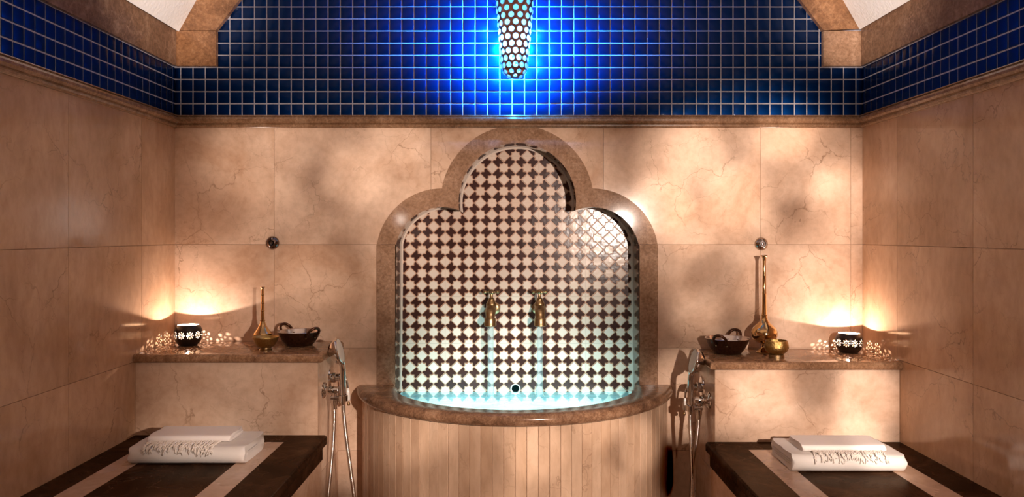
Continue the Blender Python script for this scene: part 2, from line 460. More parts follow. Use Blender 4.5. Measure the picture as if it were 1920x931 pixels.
def lathe(bm, prof, seg=48, M4=None, closed=False):
    """profile of (r, z); r = 0 makes a pole"""
    rings = []
    for r, z in prof:
        if r < 1e-6:
            rings.append([bm.verts.new((0, 0, z))])
        else:
            rings.append([bm.verts.new((r * math.cos(2 * PI * i / seg), r * math.sin(2 * PI * i / seg), z)) for i in range(seg)])
    for a, b in zip(rings, rings[1:]):
        for i in range(seg):
            j = (i + 1) % seg
            if len(a) == 1 and len(b) == 1: continue
            if len(a) == 1: bm.faces.new((a[0], b[i], b[j]))
            elif len(b) == 1: bm.faces.new((a[i], a[j], b[0]))
            else: bm.faces.new((a[i], a[j], b[j], b[i]))
    vs = [v for r in rings for v in r]
    if M4 is not None: bmesh.ops.transform(bm, matrix=M4, verts=vs)
    return vs

def tube(bm, pts, rad, seg=10, caps=True):
    pts = [Vector(p) for p in pts]
    n = len(pts)
    rads = rad if isinstance(rad, (list, tuple)) else [rad] * n
    t0 = (pts[1] - pts[0]).normalized()
    up = Vector((0, 0, 1)) if abs(t0.z) < 0.9 else Vector((1, 0, 0))
    u = t0.cross(up).normalized()
    rings = []
    for i in range(n):
        t = (pts[min(i + 1, n - 1)] - pts[max(i - 1, 0)]).normalized()
        u = (u - t * u.dot(t)).normalized(); w = t.cross(u)
        rings.append([bm.verts.new(pts[i] + (u * math.cos(2 * PI * k / seg) + w * math.sin(2 * PI * k / seg)) * rads[i]) for k in range(seg)])
    for a, b in zip(rings, rings[1:]):
        for k in range(seg):
            bm.faces.new((a[k], a[(k + 1) % seg], b[(k + 1) % seg], b[k]))
    if caps:
        bm.faces.new(list(reversed(rings[0]))); bm.faces.new(rings[-1])

def axis(loc, direction):
    """matrix that puts local +Z along direction at loc"""
    return Matrix.Translation(Vector(loc)) @ Vector((0, 0, 1)).rotation_difference(Vector(direction).normalized()).to_matrix().to_4x4()

def smooth_path(ctrl, n):
    """Catmull-Rom through the control points"""
    P = [Vector(p) for p in ctrl]
    P = [P[0] * 2 - P[1]] + P + [P[-1] * 2 - P[-2]]
    segs = len(P) - 3; out = []
    for i in range(n + 1):
        t = i / n * segs; s = min(int(t), segs - 1); f = t - s
        a, b, c, d = P[s], P[s + 1], P[s + 2], P[s + 3]
        out.append(0.5 * ((2 * b) + (c - a) * f + (2 * a - 5 * b + 4 * c - d) * f * f + (3 * b - a - 3 * c + d) * f ** 3))
    return out

# ------------------------------------------------------------------ room numbers
XL, XR = X(328, D), X(1617, D)          # side walls
ZF = 0.0
ZM0, ZM1 = Z(239.5, D), Z(217, D)       # moulding bottom and top
ZB = Z(126, D)                          # underside of the stone blocks
JZ = [Z(458, D), Z(652, D), Z(844, D)]  # horizontal slab joints
YREAR = -1.3
NC = 970.0                              # niche centre column
DN = 3.31                               # depth of the niche tile face
G = 0.0008                              # half joint

def P3(px, py): return (X(px, D), Z(py, D))

def circ(cx, cy, r, a0, a1, n):
    return [(cx + r * math.cos(a0 + (a1 - a0) * i / n), cy - r * math.sin(a0 + (a1 - a0) * i / n)) for i in range(n + 1)]

def half_outline(off, n=20, ystart=458):
    """left half of the trefoil in photo pixels, from the jamb joint up to the apex"""
    lr, lc = 88 + off, (829.0, 476.0)
    cr_, cc = 110 + off * 0.95, (NC, 378.0)
    # meeting point of the two circles: walk the small one until inside the big one
    a = PI
    while True:
        a -= 0.002
        x, y = lc[0] + lr * math.cos(a), lc[1] - lr * math.sin(a)
        if (x - cc[0]) ** 2 + (y - cc[1]) ** 2 <= cr_ ** 2: break
    a_s = PI - math.asin(max(-1, min(1, (lc[1] - ystart) / lr)))
    lobe = circ(lc[0], lc[1], lr, a_s, a, n)
    b0 = math.atan2(cc[1] - y, x - cc[0])
    if b0 < 0: b0 += 2 * PI
    big = circ(cc[0], cc[1], cr_, b0, PI / 2, n)
    return lobe, big

def trefoil(off):
    lobe, big = half_outline(off)
    left = lobe + big[1:]
    right = [(2 * NC - x, y) for x, y in reversed(left[:-1])]
    return left, right

IN_L, IN_R = trefoil(0)
OUT_L, OUT_R = trefoil(35)

def outl_x(py, table):
    """column of the outer outline at a given row (left half)"""
    pts = sorted(table, key=lambda p: p[1])
    if py >= pts[-1][1]: return pts[-1][0] if py < 480 else 706.0
    for (x0, y0), (x1, y1) in zip(pts, pts[1:]):
        if y0 <= py <= y1:
            return x0 + (x1 - x0) * ((py - y0) / (y1 - y0) if y1 > y0 else 0)
    return pts[0][0]

def struct(name, bm, mat, **k):
    o = link(name, bm, mat, **k); o['kind'] = 'structure'; return o

# ------------------------------------------------------------------ back wall body
def left_strip(xa, xb_fn, y0, y1, n=1):
    """polygon in photo pixels between a straight column and the niche outline, rows y0..y1 (y0 above)"""
    rows = sorted(set([y0, y1] + [p[1] for p in OUT_L if y0 < p[1] < y1]))
    pts = [(xa, y0)]
    pts += [(xb_fn(r), r) for r in rows]
    pts += [(xa, y1)]
    return pts

bm = bmesh.new()
box(bm, XL - 0.12, XR + 0.12, 3.40, 3.50, 0, 2.95)                 # structural wall behind everything
box(bm, XL - 0.12, XR + 0.12, 3.162, 3.40, ZM0 + 0.01, 2.95)       # upper wall
for sgn in (0, 1):
    rows = sorted(set([240.0, 458.0, 985.0] + [p[1] for p in OUT_L if 240 < p[1] < 458]))
    pl = [(200.0, 240.0)] + [(outl_x(r, OUT_L) + 3, r) for r in rows] + [(200.0, 985.0)]
    if sgn: pl = [(2 * NC - x, y) for x, y in pl]
    extrude_xz(bm, [P3(*p) for p in pl], D + 0.0025, 3.19)
wall_back = struct('wall_back', bm, M['joint'])

def slab_xz(poly_px, name='marble_slab'):
    b = bmesh.new()
    pts = [P3(*p) for p in poly_px]
    cx = sum(p[0] for p in pts) / len(pts); cz = sum(p[1] for p in pts) / len(pts)
    extrude_xz(b, [(x - cx, z - cz) for x, z in pts], 0.0, 0.014)
    o = link(name, b, M['cream'], wall_back)
    o.location = (cx, D, cz)
    return o

g = 0.40
ROWS = [(240, 458), (458, 652), (652, 844), (844, 983)]
for r, (y0, y1) in enumerate(ROWS):
    a0, a1 = y0 + (g if r else -4), y1 - g
    # columns clear of the niche
    slab_xz([(326, a0), (514 - g, a0), (514 - g, a1), (326, a1)])
    for xa, xb in ((1426, 1595), (1595, 1620)):
        slab_xz([(xa + g, a0), (xb - g, a0), (xb - g, a1), (xa + g, a1)])
    if r == 0:
        slab_xz(left_strip(514 + g, lambda q: min(808 - g, outl_x(q, OUT_L)), a0, a1))
        top = [q for q in [a0] + sorted(p[1] for p in OUT_L if a0 < p[1] < 357)]
        top = [q for q in top if outl_x(q, OUT_L) > 810]
        pts = [(808 + g, a0)] + [(outl_x(q, OUT_L), q) for q in top] + [(808 + g, 357)]
        slab_xz(pts)
        slab_xz([(2 * NC - x, y) for x, y in pts])
        pr = left_strip(2 * NC - 1426 + g, lambda q: min(2 * NC - 1131.0, outl_x(q, OUT_L)), a0, a1)
        slab_xz([(2 * NC - x, y) for x, y in pr])
    else:
        slab_xz([(514 + g, a0), (706, a0), (706, a1), (514 + g, a1)])
        slab_xz([(1233, a0), (1426 - g, a0), (1426 - g, a1), (1233, a1)])

# ------------------------------------------------------------------ side walls, floor, ceiling, rear wall
def side_wall(name, xf, sg):
    bm = bmesh.new()
    box(bm, xf + sg * 0.0025, xf + sg * 0.16, YREAR, 3.40, 0, ZM1 - 0.01)
    box(bm, xf + sg * 0.006, xf + sg * 0.16, YREAR, 3.40, ZM1 - 0.02, ZB + 0.25)
    w = struct(name, bm, M['joint'])
    ys = [3.15, 2.866, 2.394, 1.92, 1.446, 0.97, 0.30, YREAR]
    zs = [ZM0 + 0.012, JZ[0], JZ[1], JZ[2], 0.0]
    for y1, y0 in zip(ys, ys[1:]):
        for z1, z0 in zip(zs, zs[1:]):
            b = bmesh.new()
            cy, cz = (y0 + y1) / 2, (z0 + z1) / 2
            hy, hz = (y1 - y0) / 2 - G, (z1 - z0) / 2 - G
            box(b, 0, sg * 0.012, -hy, hy, -hz, hz)
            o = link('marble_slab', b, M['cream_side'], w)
            o.location = (xf, cy, cz)
    return w
wall_left = side_wall('wall_left', XL, -1)
wall_right = side_wall('wall_right', XR, 1)

bm = bmesh.new(); box(bm, XL - 0.16, XR + 0.16, YREAR - 0.1, 3.5, -0.1, 0.0)
struct('floor', bm, M['floor'])
bm = bmesh.new(); box(bm, XL - 0.16, XR + 0.16, YREAR - 0.1, YREAR, 0, 2.95)
struct('wall_rear', bm, M['plainwall'])

# vault: straight springing then a round crown, extruded along the room
PB = 0.025                               # how far the stone band stands out
DB = D - PB
zo = Z(57, DB)
xl0, xl1 = X(331, DB), X(363, DB)
xr0, xr1 = X(1616, DB), X(1586, DB)
zt = Z(0, DB)
crown = [(-1.19, 2.28), (-1.06, 2.47), (-0.84, 2.64), (-0.5, 2.76), (0.02, 2.81)]
vault = [(xl0, zo), (xl1, zt)] + crown + [(0.05 - x, z) for x, z in reversed(crown[:-1])] + [(xr1, zt), (xr0, zo + 0.008)]
bm = bmesh.new()
top = [(x * 1.0, z + 0.0) for x, z in vault]
outer = [(XL - 0.14, zo)] + [(XL - 0.14, 2.95), (XR + 0.14, 2.95)] + [(XR + 0.14, zo + 0.008)]
n = len(vault)
for a, b in zip(vault, vault[1:]):
    v = [bm.verts.new(p) for p in ((a[0], YREAR, a[1]), (b[0], YREAR, b[1]), (b[0], DB, b[1]), (a[0], DB, a[1]))]
    bm.faces.new(v)
bmesh.ops.remove_doubles(bm, verts=bm.verts, dist=1e-5)
bmesh.ops.recalc_face_normals(bm, faces=bm.faces)
ceil = struct('ceiling', bm, M['plaster'])
so = ceil.modifiers.new('thickness', 'SOLIDIFY'); so.thickness = 0.02; so.offset = 0.0

# arch band on the back wall
xi0, xi1 = X(404.5, DB), X(448, DB)
ri0, ri1 = X(1544, DB), X(1501, DB)
icrown = [(-0.97, 2.28), (-0.80, 2.43), (-0.5, 2.55), (0.02, 2.60)]
zin = zo
inner = [(xi0, zin), (xi1, zt)] + icrown + [(0.05 - x, z) for x, z in reversed(icrown[:-1])] + [(ri1, zt), (ri0, zin)]
def resample(pts, n):
    L = [0]
    for a, b in zip(pts, pts[1:]): L.append(L[-1] + math.dist(a, b))
    out = []
    for i in range(n + 1):
        s = L[-1] * i / n
        for j in range(len(pts) - 1):
            if L[j] <= s <= L[j + 1] + 1e-9:
                f = (s - L[j]) / (L[j + 1] - L[j]); out.append((pts[j][0] + (pts[j + 1][0] - pts[j][0]) * f, pts[j][1] + (pts[j + 1][1] - pts[j][1]) * f)); break
    return out
bm = bmesh.new()
band_poly = vault + list(reversed(inner))
extrude_xz(bm, band_poly, DB, D + 0.012)
trim_arch = struct('trim_1', bm, M['band'])
for a, b in ((X(330, DB), xi0), (ri0, X(1617.5, DB))):
    bm = bmesh.new(); cx = (a + b) / 2; cz = (ZB + zin) / 2
    box(bm, a - cx, b - cx, -PB / 2, PB / 2 + 0.012, ZB - cz, zin - 0.0012 - cz)
    bevel(bm, 0.0012, 1)
    o = link('stone_block', bm, M['band'] if a < 0 else M['surround'], trim_arch); o.location = (cx, D - PB / 2, cz)

# stone beams above the side wall tiles
for nm, xf, sg, zt_, zb_ in (('trim_2', XL, -1, zo, ZB), ('trim_3', XR, 1, zo + 0.008, ZB)):
    bm = bmesh.new(); bmesh.ops.create_cube(bm, size=0.0001); bm.clear()
    box(bm, xf - sg * 0.016, xf + sg * 0.15, YREAR, YREAR + 0.5, zb_, zt_)
    t = struct(nm, bm, M['beam'])
    ys = [DB, 2.20, 1.25, 0.3, YREAR + 0.5]
    for y1, y0 in zip(ys, ys[1:]):
        b = bmesh.new(); cy = (y0 + y1) / 2; cz = (zb_ + zt_) / 2
        box(b, -sg * 0.016, sg * 0.15, y0 - cy + 0.001, y1 - cy - 0.0005, zb_ - cz, zt_ - cz)
        o = link('stone_beam', b, M['beam'], t); o.location = (xf, cy, cz)

# mouldings
def mould_profile():
    h = ZM1 - ZM0
    return [(0.0, 1.0), (0.020, 1.0), (0.022, 0.93), (0.018, 0.90), (0.024, 0.80), (0.0285, 0.66), (0.028, 0.50), (0.023, 0.36),
            (0.015, 0.30), (0.014, 0.26), (0.017, 0.22), (0.016, 0.10), (0.010, 0.04), (0.008, 0.0), (0.0, 0.0)]
prof = mould_profile(); H = ZM1 - ZM0
bm = bmesh.new()
extrude_yz(bm, [(D - o, ZM0 + H * t) for o, t in prof] + [(D + 0.02, ZM0), (D + 0.02, ZM1)], XL - 0.02, XR + 0.02)
struct('trim_4', bm, M['mould'])
for nm, xf, sg in (('trim_5', XL, 1), ('trim_6', XR, -1)):
    bm = bmesh.new()
    extrude_xz(bm, [(xf + sg * o, ZM0 + H * t) for o, t in prof] + [(xf - sg * 0.02, ZM0), (xf - sg * 0.02, ZM1)], YREAR, D - 0.001)
    struct(nm, bm, M['mould'])

# ------------------------------------------------------------------ cobalt mosaic
PX, PZ = 23.0 * D / F, 22.66 * D / F
def tile_mesh(w, h, t=0.0024):
    bm = bmesh.new()
    box(bm, -w / 2, w / 2, -t, 0.0, -h / 2, h / 2)
    ed = [e for e in bm.edges if any(v.co.y < -t / 2 for v in e.verts) and all(v.co.y < -t / 2 for v in e.verts)]
    bmesh.ops.bevel(bm, geom=ed, offset=0.0016, segments=2, profile=0.6, affect='EDGES')
    bmesh.ops.recalc_face_normals(bm, faces=bm.faces)
    me = bpy.data.meshes.new('tile'); bm.to_mesh(me); bm.free()
    for p in me.polygons: p.use_smooth = True
    me.materials.append(M['bluetile'])
    return me
TM = tile_mesh(PX - 0.0046, PZ - 0.0046)

bm = bmesh.new(); box(bm, XL - 0.01, XR + 0.01, D - 0.001, D + 0.013, ZM1 - 0.01, 2.62)
gb = link('grout_bed', bm, M['bluegrout'], wall_back)
spots = []
x_line0 = X(477.3, D) - 8 * PX
for row in range(13):
    zc = ZM1 + PZ * (row + 0.5)
    for c in range(-1, 60):
        xa = x_line0 + PX * c; xb = xa + PX
        xa2, xb2 = max(xa, XL + 0.001), min(xb, XR - 0.001)
        if xb2 - xa2 < 0.012: continue
        xc = (xa2 + xb2) / 2
        # hidden well behind the stone band?
        if zc > ZB + 0.01:
            if zc < zo: lo, hi = xi0, ri0
            else:
                f = (zc - zo) / (zt - zo); lo, hi = xi0 + (xi1 - xi0) * f, ri0 + (ri1 - ri0) * f
            if xb2 < lo - 0.01 or xa2 > hi + 0.01: continue
        spots.append((abs(xc - 0.01) + 0.4 * abs(zc - Z(80, D)), xc, zc, (xb2 - xa2 - 0.0046) / (PX - 0.0046)))
spots.sort()
def tilt(): return (R.uniform(-0.012, 0.012), 0, R.uniform(-0.012, 0.012))
for q in spots[:300]:
    inst('tile', TM, (q[1], D - 0.001, q[2]), wall_back, tilt(), (q[3], 1, 1))
bm = bmesh.new()
for q in spots[300:]:
    k0 = len(bm.verts); bm.from_mesh(TM); bm.verts.ensure_lookup_table()
    ro = tilt()
    bmesh.ops.transform(bm, matrix=Matrix.Translation((q[1], D - 0.001, q[2])) @ Matrix.Rotation(ro[2], 4, 'Z') @ Matrix.Rotation(ro[0], 4, 'X') @ Matrix.Diagonal((q[3], 1, 1, 1)), verts=bm.verts[k0:])
o = link('outer_tiles', bm, M['bluetile'], wall_back, smooth=True, recalc=False); o['kind'] = 'stuff'

for w, xf, sg in ((wall_left, XL, 1), (wall_right, XR, -1)):
    bm = bmesh.new(); box(bm, xf + sg * 0.001, xf - sg * 0.006, YREAR, D, ZM1 - 0.01, ZB + 0.02)
    link('grout_bed', bm, M['bluegrout'], w)
    for row in range(4):
        zc = ZM1 + PZ * (row + 0.5)
        for c in range(34):
            yb = D - 0.028 - 0.05 * (c - 1); ya = yb - 0.05
            if c == 0: yb, ya = D, D - 0.028
            inst('tile', TM, (xf + sg * 0.001, (ya + yb) / 2, zc), w, (0 + R.uniform(-0.01, 0.01), 0, PI / 2 * sg + R.uniform(-0.012, 0.012)), ((yb - ya - 0.0046) / (PX - 0.0046), 1, 1))
    bm = bmesh.new(); box(bm, xf + sg * 0.004, xf - sg * 0.004, YREAR, D - 0.028 - 0.05 * 33, ZM1, ZB + 0.01)
    link('far_tiles', bm, M['bluetile'], w)

# ------------------------------------------------------------------ niche with its stone surround and zellige
niche = thing('tiled_niche', 'trefoil wall niche lined with star and diamond tiles in a brown marble surround', 'niche', (X(NC, D), D, 0.6))
def npar(o):
    o.parent = niche; o.location = Vector(o.location) - Vector(niche.location); return o
in_all = [P3(*p) for p in IN_L + IN_R[0:]]
out_all = [P3(*p) for p in OUT_L + OUT_R[0:]]
bm = bmesh.new()
YF, YB = D - 0.0025, DN + 0.01
ring = []
for (xi, zi), (xo, zo_) in zip(in_all, out_all):
    ring.append((bm.verts.new((xi, YF, zi)), bm.verts.new((xo, YF, zo_)), bm.verts.new((xo, D + 0.02, zo_))))
for a, b in zip(ring, ring[1:]):
    bm.faces.new((a[0], b[0], b[1], a[1])); bm.faces.new((a[1], b[1], b[2], a[2]))
npar(link('arch_surround', bm, M['surround']))
for sg in (0, 1):
    xa, xb = (706, 741) if not sg else (2 * NC - 706 - 7, 2 * NC - 741)
    xa, xb = min(xa, xb), max(xa, xb)
    if sg: xa, xb = 1199, 1233.5
    bm = bmesh.new()
    box(bm, X(xa, D), X(xb, D), YF, D + 0.02, Z(760, D), Z(458.6, D))
    npar(link('jamb', bm, M['surround']))
# reveal: polished stone returning from the face to the tiles
jl = [P3(741, 770)] + in_all + [P3(1199, 770)]
bm = bmesh.new(); prev = None
for x, z in jl:
    c = (bm.verts.new((x, YF + 0.0005, z)), bm.verts.new((x, YB, z)))
    if prev: bm.faces.new((prev[0], c[0], c[1], prev[1]))
    prev = c
rv = link('reveal', bm, mat_brown('reveal_marble', (0.10, 0.06, 0.04), (0.19, 0.12, 0.085), (0.33, 0.23, 0.17), 1.2, 0.05))
npar(rv)
# pale line where tile meets stone
bm = bmesh.new(); prev = None
cxn, czn = X(NC, D), Z(470, D)
for x, z in jl:
    q = Vector((cxn - x, 0, czn - z))
    q = q.normalized() * 0.007
    c = (bm.verts.new((x, DN - 0.008, z)), bm.verts.new((x + q.x, DN - 0.008, z + q.z)), bm.verts.new((x + q.x, DN + 0.004, z + q.z)))
    if prev:
        bm.faces.new((prev[0], c[0], c[1], prev[1])); bm.faces.new((prev[1], c[1], c[2], prev[2]))
    prev = c
npar(link('edge_trim', bm, M['trimline']))
bm = bmesh.new(); box(bm, X(690, D), X(1250, D), DN, DN + 0.02, Z(790, D), Z(255, D))
npar(link('tile_bed', bm, M['clay']))

A = 21.92 * DN / F                        # lattice step of the pattern
SX0, SZ0 = X(900.7, DN), Z(577.6, DN)     # a star centre
M['zdia'] = mat_zellige('cream_glaze', (0.72, 0.55, 0.44), (0.80, 0.65, 0.55), 0.19, SX0 + A, SZ0 + A, 4 * A)
M['zstar'] = mat_zellige('pale_star_glaze', (0.76, 0.58, 0.46), (0.82, 0.66, 0.55), 0.19, SX0 + A, SZ0 + A, 4 * A)
M['zdark'] = mat_glaze('dark_brown_glaze', (0.040, 0.013, 0.010), (0.060, 0.020, 0.016), 0.2)[0]
U = DN / F
st_r, di_r = 10.2 * U, 11.72 * U
def star_poly(r):
    ri = r * math.cos(PI / 4) / math.cos(PI / 8)
    return [((r if i % 2 == 0 else ri) * math.cos(i * PI / 8), (r if i % 2 == 0 else ri) * math.sin(i * PI / 8)) for i in range(16)]
def dark_poly():
    ri = st_r * math.cos(PI / 4) / math.cos(PI / 8); t = st_r * math.cos(PI / 4)
    c1, s1 = ri * math.cos(PI / 8), ri * math.sin(PI / 8)
    p = [(st_r, 0), (A, A - st_r), (A - s1, A - c1), (A - t, A - t), (A - c1, A - s1), (A - st_r, A), (0, st_r), (s1, c1), (t, t), (c1, s1)]
    return [(x - A / 2, y - A / 2) for x, y in p]
def inset(poly, d):
    n = len(poly); area = sum(poly[i][0] * poly[(i + 1) % n][1] - poly[(i + 1) % n][0] * poly[i][1] for i in range(n))
    s = 1 if area > 0 else -1
    out = []
    for i in range(n):
        p0, p1, p2 = Vector(poly[i - 1]), Vector(poly[i]), Vector(poly[(i + 1) % n])
        a, b = (p1 - p0).normalized(), (p2 - p1).normalized()
        na, nb = Vector((-a.y, a.x)) * s, Vector((-b.y, b.x)) * s
        m = (na + nb)
        m = m / max(0.35, m.dot(na))
        out.append(tuple(p1 + m * d))
    return out
def piece_mesh(poly, gap, chamfer, h, mat):
    bm = bmesh.new()
    base = inset(poly, gap); topp = inset(poly, gap + chamfer)
    a = [bm.verts.new((x, 0.0, y)) for x, y in base]
    b = [bm.verts.new((x, -h * 0.6, y)) for x, y in base]
    c = [bm.verts.new((x, -h, y)) for x, y in topp]
    n = len(a)
    for i in range(n):
        j = (i + 1) % n
        bm.faces.new((a[i], a[j], b[j], b[i])); bm.faces.new((b[i], b[j], c[j], c[i]))
    bm.faces.new(c)
    bmesh.ops.recalc_face_normals(bm, faces=bm.faces)
    me = bpy.data.meshes.new('piece'); bm.to_mesh(me); bm.free(); me.materials.append(mat)
    return me
ME_STAR = piece_mesh(star_poly(st_r), 0.0016, 0.0010, 0.004, M['zstar'])
ME_DIA = piece_mesh([(di_r, 0), (0, di_r), (-di_r, 0), (0, -di_r)], 0.0021, 0.0012, 0.004, M['zdia'])
ME_DK1 = piece_mesh(dark_poly(), 0.0013, 0.0008, 0.003, M['zdark'])
ME_DK2 = piece_mesh([(-x, y) for x, y in dark_poly()], 0.0013, 0.0008, 0.003, M['zdark'])

IN_POLY = [(741, 775)] + IN_L + IN_R + [(1199, 775)]
def inside(px, py, mg):
    """photo column/row on the front plane, within the opening grown by mg pixels"""
    if py > 760: return False
    if py > 470: return 741 - mg < px < 1199 + mg
    def h(cx, cy, r): return (px - cx) ** 2 + (py - cy) ** 2 < (r + mg) ** 2
    if h(829, 476, 88) or h(2 * NC - 829, 476, 88) or h(NC, 378, 110): return True
    return abs(px - NC) < 141 + mg and py > 388 - mg
def front_px(x, z): return (960 + x * F / D, HZ + (E - z) * F / D)
dark_rest = []
nd = 0
cells = []
for i in range(-12, 20):
    for j in range(-9, 16):
        x, z = SX0 + i * A, SZ0 + j * A
        px, py = front_px(x, z)
        if inside(px, py, 13):
            if abs(x - X(966, DN)) < 0.012 and py > 715: pass
            inst('star_tile' if (i + j) % 2 == 0 else 'diamond_tile', ME_STAR if (i + j) % 2 == 0 else ME_DIA, (x - niche.location.x, DN - niche.location.y, z - niche.location.z), niche)
        xc, zc = x + A / 2, z + A / 2
        px, py = front_px(xc, zc)
        if inside(px, py, 9):
            cells.append(((xc - X(NC, DN)) ** 2 + (zc - Z(560, DN)) ** 2, xc, zc, (i + j) % 2))
cells.sort()
for q, xc, zc, par in cells[:300]:
    inst('dark_tile', ME_DK1 if par == 0 else ME_DK2, (xc - niche.location.x, DN - niche.location.y, zc - niche.location.z), niche)
if cells[300:]:
    bm = bmesh.new()
    for q, xc, zc, par in cells[300:]:
        k0 = len(bm.verts); bm.from_mesh(ME_DK1 if par == 0 else ME_DK2); bm.verts.ensure_lookup_table()
        bmesh.ops.translate(bm, vec=(xc, DN, zc), verts=bm.verts[k0:])
    o = link('outer_dark_tiles', bm, M['zdark'], recalc=False); o['kind'] = 'stuff'; npar(o)
# overflow outlet low in the tiles; its dark depth is a flat near-black disc
bm = bmesh.new()
lathe(bm, [(0.0155, 0), (0.0215, 0.004), (0.0205, 0.0075), (0.018, 0.0085), (0.0158, 0.0052)], 32, axis((X(966.5, DN), DN + 0.001, Z(727.5, DN)), (0, -1, 0)))
npar(smooth_by_angle(link('overflow_ring', bm, M['porcelain'])))
bm = bmesh.new()
lathe(bm, [(0, 0.0056), (0.0158, 0.0058)], 32, axis((X(966.5, DN), DN + 0.001, Z(727.5, DN)), (0, -1, 0)))
npar(link('overflow_dark_disc', bm, M['hole_dark']))

# ------------------------------------------------------------------ basin
BX = X(965, D)
ZR = Z(720.5, D)                          # top of the rim
basin = thing('wall_basin', 'half-round stone basin under the niche with brown rim and pale vertical staves', 'basin', (BX, D, 0))
RO, CYO = 0.655, 3.275                    # outer rim circle
RI, CYI = 0.487, 3.189                    # inner rim circle
RS, CYS = 0.632, 3.272                    # staves
def arc(r, cy, n, ymax=D, x0=0.0):
    a = math.acos(max(-1, min(1, (cy - ymax) / r)))
    return [(x0 + r * math.sin(-a + 2 * a * i / n), cy - r * math.cos(-a + 2 * a * i / n)) for i in range(n + 1)]
NN = 72
oa, ia = arc(RO, CYO, NN), arc(RI, CYI, NN)
bm = bmesh.new()
prev = None
T = 0.043
for (xo, yo), (xi, yi) in zip(oa, ia):
    nx, ny = xo, yo - CYO
    l = math.hypot(nx, ny); nx /= l; ny /= l
    sec = [Vector((xi, yi, ZR - 0.10)), Vector((xi, yi, ZR - 0.006)), Vector((xi + nx * 0.006, yi + ny * 0.006, ZR))]
    rr = T / 2
    for q in range(9):                     # bullnose
        t = PI / 2 - PI * q / 8
        sec.append(Vector((xo - nx * rr + nx * rr * math.cos(t), yo - ny * rr + ny * rr * math.cos(t), ZR - rr + rr * math.sin(t))))
    sec.append(Vector((xo - nx * 0.07, yo - ny * 0.07, ZR - T)))
    for s in sec: s.y = min(s.y, D + 0.012)
    row = [bm.verts.new((s.x, s.y - D, s.z)) for s in sec]
    if prev:
        for i in range(len(row) - 1): bm.faces.new((prev[i], prev[i + 1], row[i + 1], row[i]))
    prev = row
smooth_by_angle(link('rim', bm, M['rim'], basin), 50)
# staves round the front
ns = 44
sa = arc(RS, CYS, ns)
for i in range(ns):
    (x0, y0), (x1, y1) = sa[i], sa[i + 1]
    cx, cy = (x0 + x1) / 2, (y0 + y1) / 2
    ang = math.atan2(y1 - y0, x1 - x0); w = math.hypot(x1 - x0, y1 - y0)
    b = bmesh.new()
    zc = (ZR - T - 0.002) / 2
    box(b, -w / 2 + 0.0005, w / 2 - 0.0005, R.uniform(0, 0.0007), 0.02, -zc, zc)
    bmesh.ops.bevel(b, geom=[e for e in b.edges if abs((e.verts[0].co - e.verts[1].co).z) > 0.1 and e.verts[0].co.y < 0.01], offset=0.0012, segments=1, affect='EDGES')
    o = link('stave', b, M['cream_stave'], basin)
    o.location = (cx, cy - D, zc); o.rotation_euler = (0, 0, ang)
bm = bmesh.new(); prev = None
for x, y in arc(RS - 0.008, CYS, 40):
    c = (bm.verts.new((x, y - D, 0)), bm.verts.new((x, y - D, ZR - T)))
    if prev: bm.faces.new((prev[0], c[0], c[1], prev[1]))
    prev = c
link('core', bm, M['joint'], basin)
# inside lining and floor of the pool
bm = bmesh.new(); prev = None
ZP = 0.20
lin = [(-0.478, DN + 0.003)] + [(x, y) for x, y in arc(RI + 0.002, CYI, 40)] + [(0.478 + 0.02, DN + 0.003)]
low = [bm.verts.new((x, y - D, ZP)) for x, y in lin]; hi = [bm.verts.new((x, y - D, ZR - 0.06)) for x, y in lin]
for i in range(len(lin) - 1): bm.faces.new((low[i], low[i + 1], hi[i + 1], hi[i]))
bm.faces.new(low); bm.faces.new((low[-1], low[0], hi[0], hi[-1]))
for f in bm.faces: pass
bw = [v for v in bm.verts]
link('pool_lining', bm, M['liner'], basin)

ZW = Z(733.5, DN)
bm = bmesh.new()
wl = [(-0.474, DN)] + [(max(-0.486, min(0.486, x)), y) for x, y in arc(RI - 0.0005, CYI, 60)] + [(0.497, DN)]
bm.faces.new([bm.verts.new((x, y - 3.0, 0)) for x, y in wl])
water = link('pool_water', bm, M['water']); water.location = (BX, 3.0, ZW)
tag(water, 'glowing turquoise water filling the half-round basin', 'water', kind='stuff')
# submerged lamps under the front rim, turned to the tiled back of the niche
for q in (-0.28, 0.0, 0.28):
    spot('basin_lamp', (BX + q, 2.80 + abs(q) * 0.25, ZW - 0.20), (BX + q * 0.9, DN, ZW + 0.01), 26, (0.60, 0.95, 1.0), 86, 1.0, 0.035)

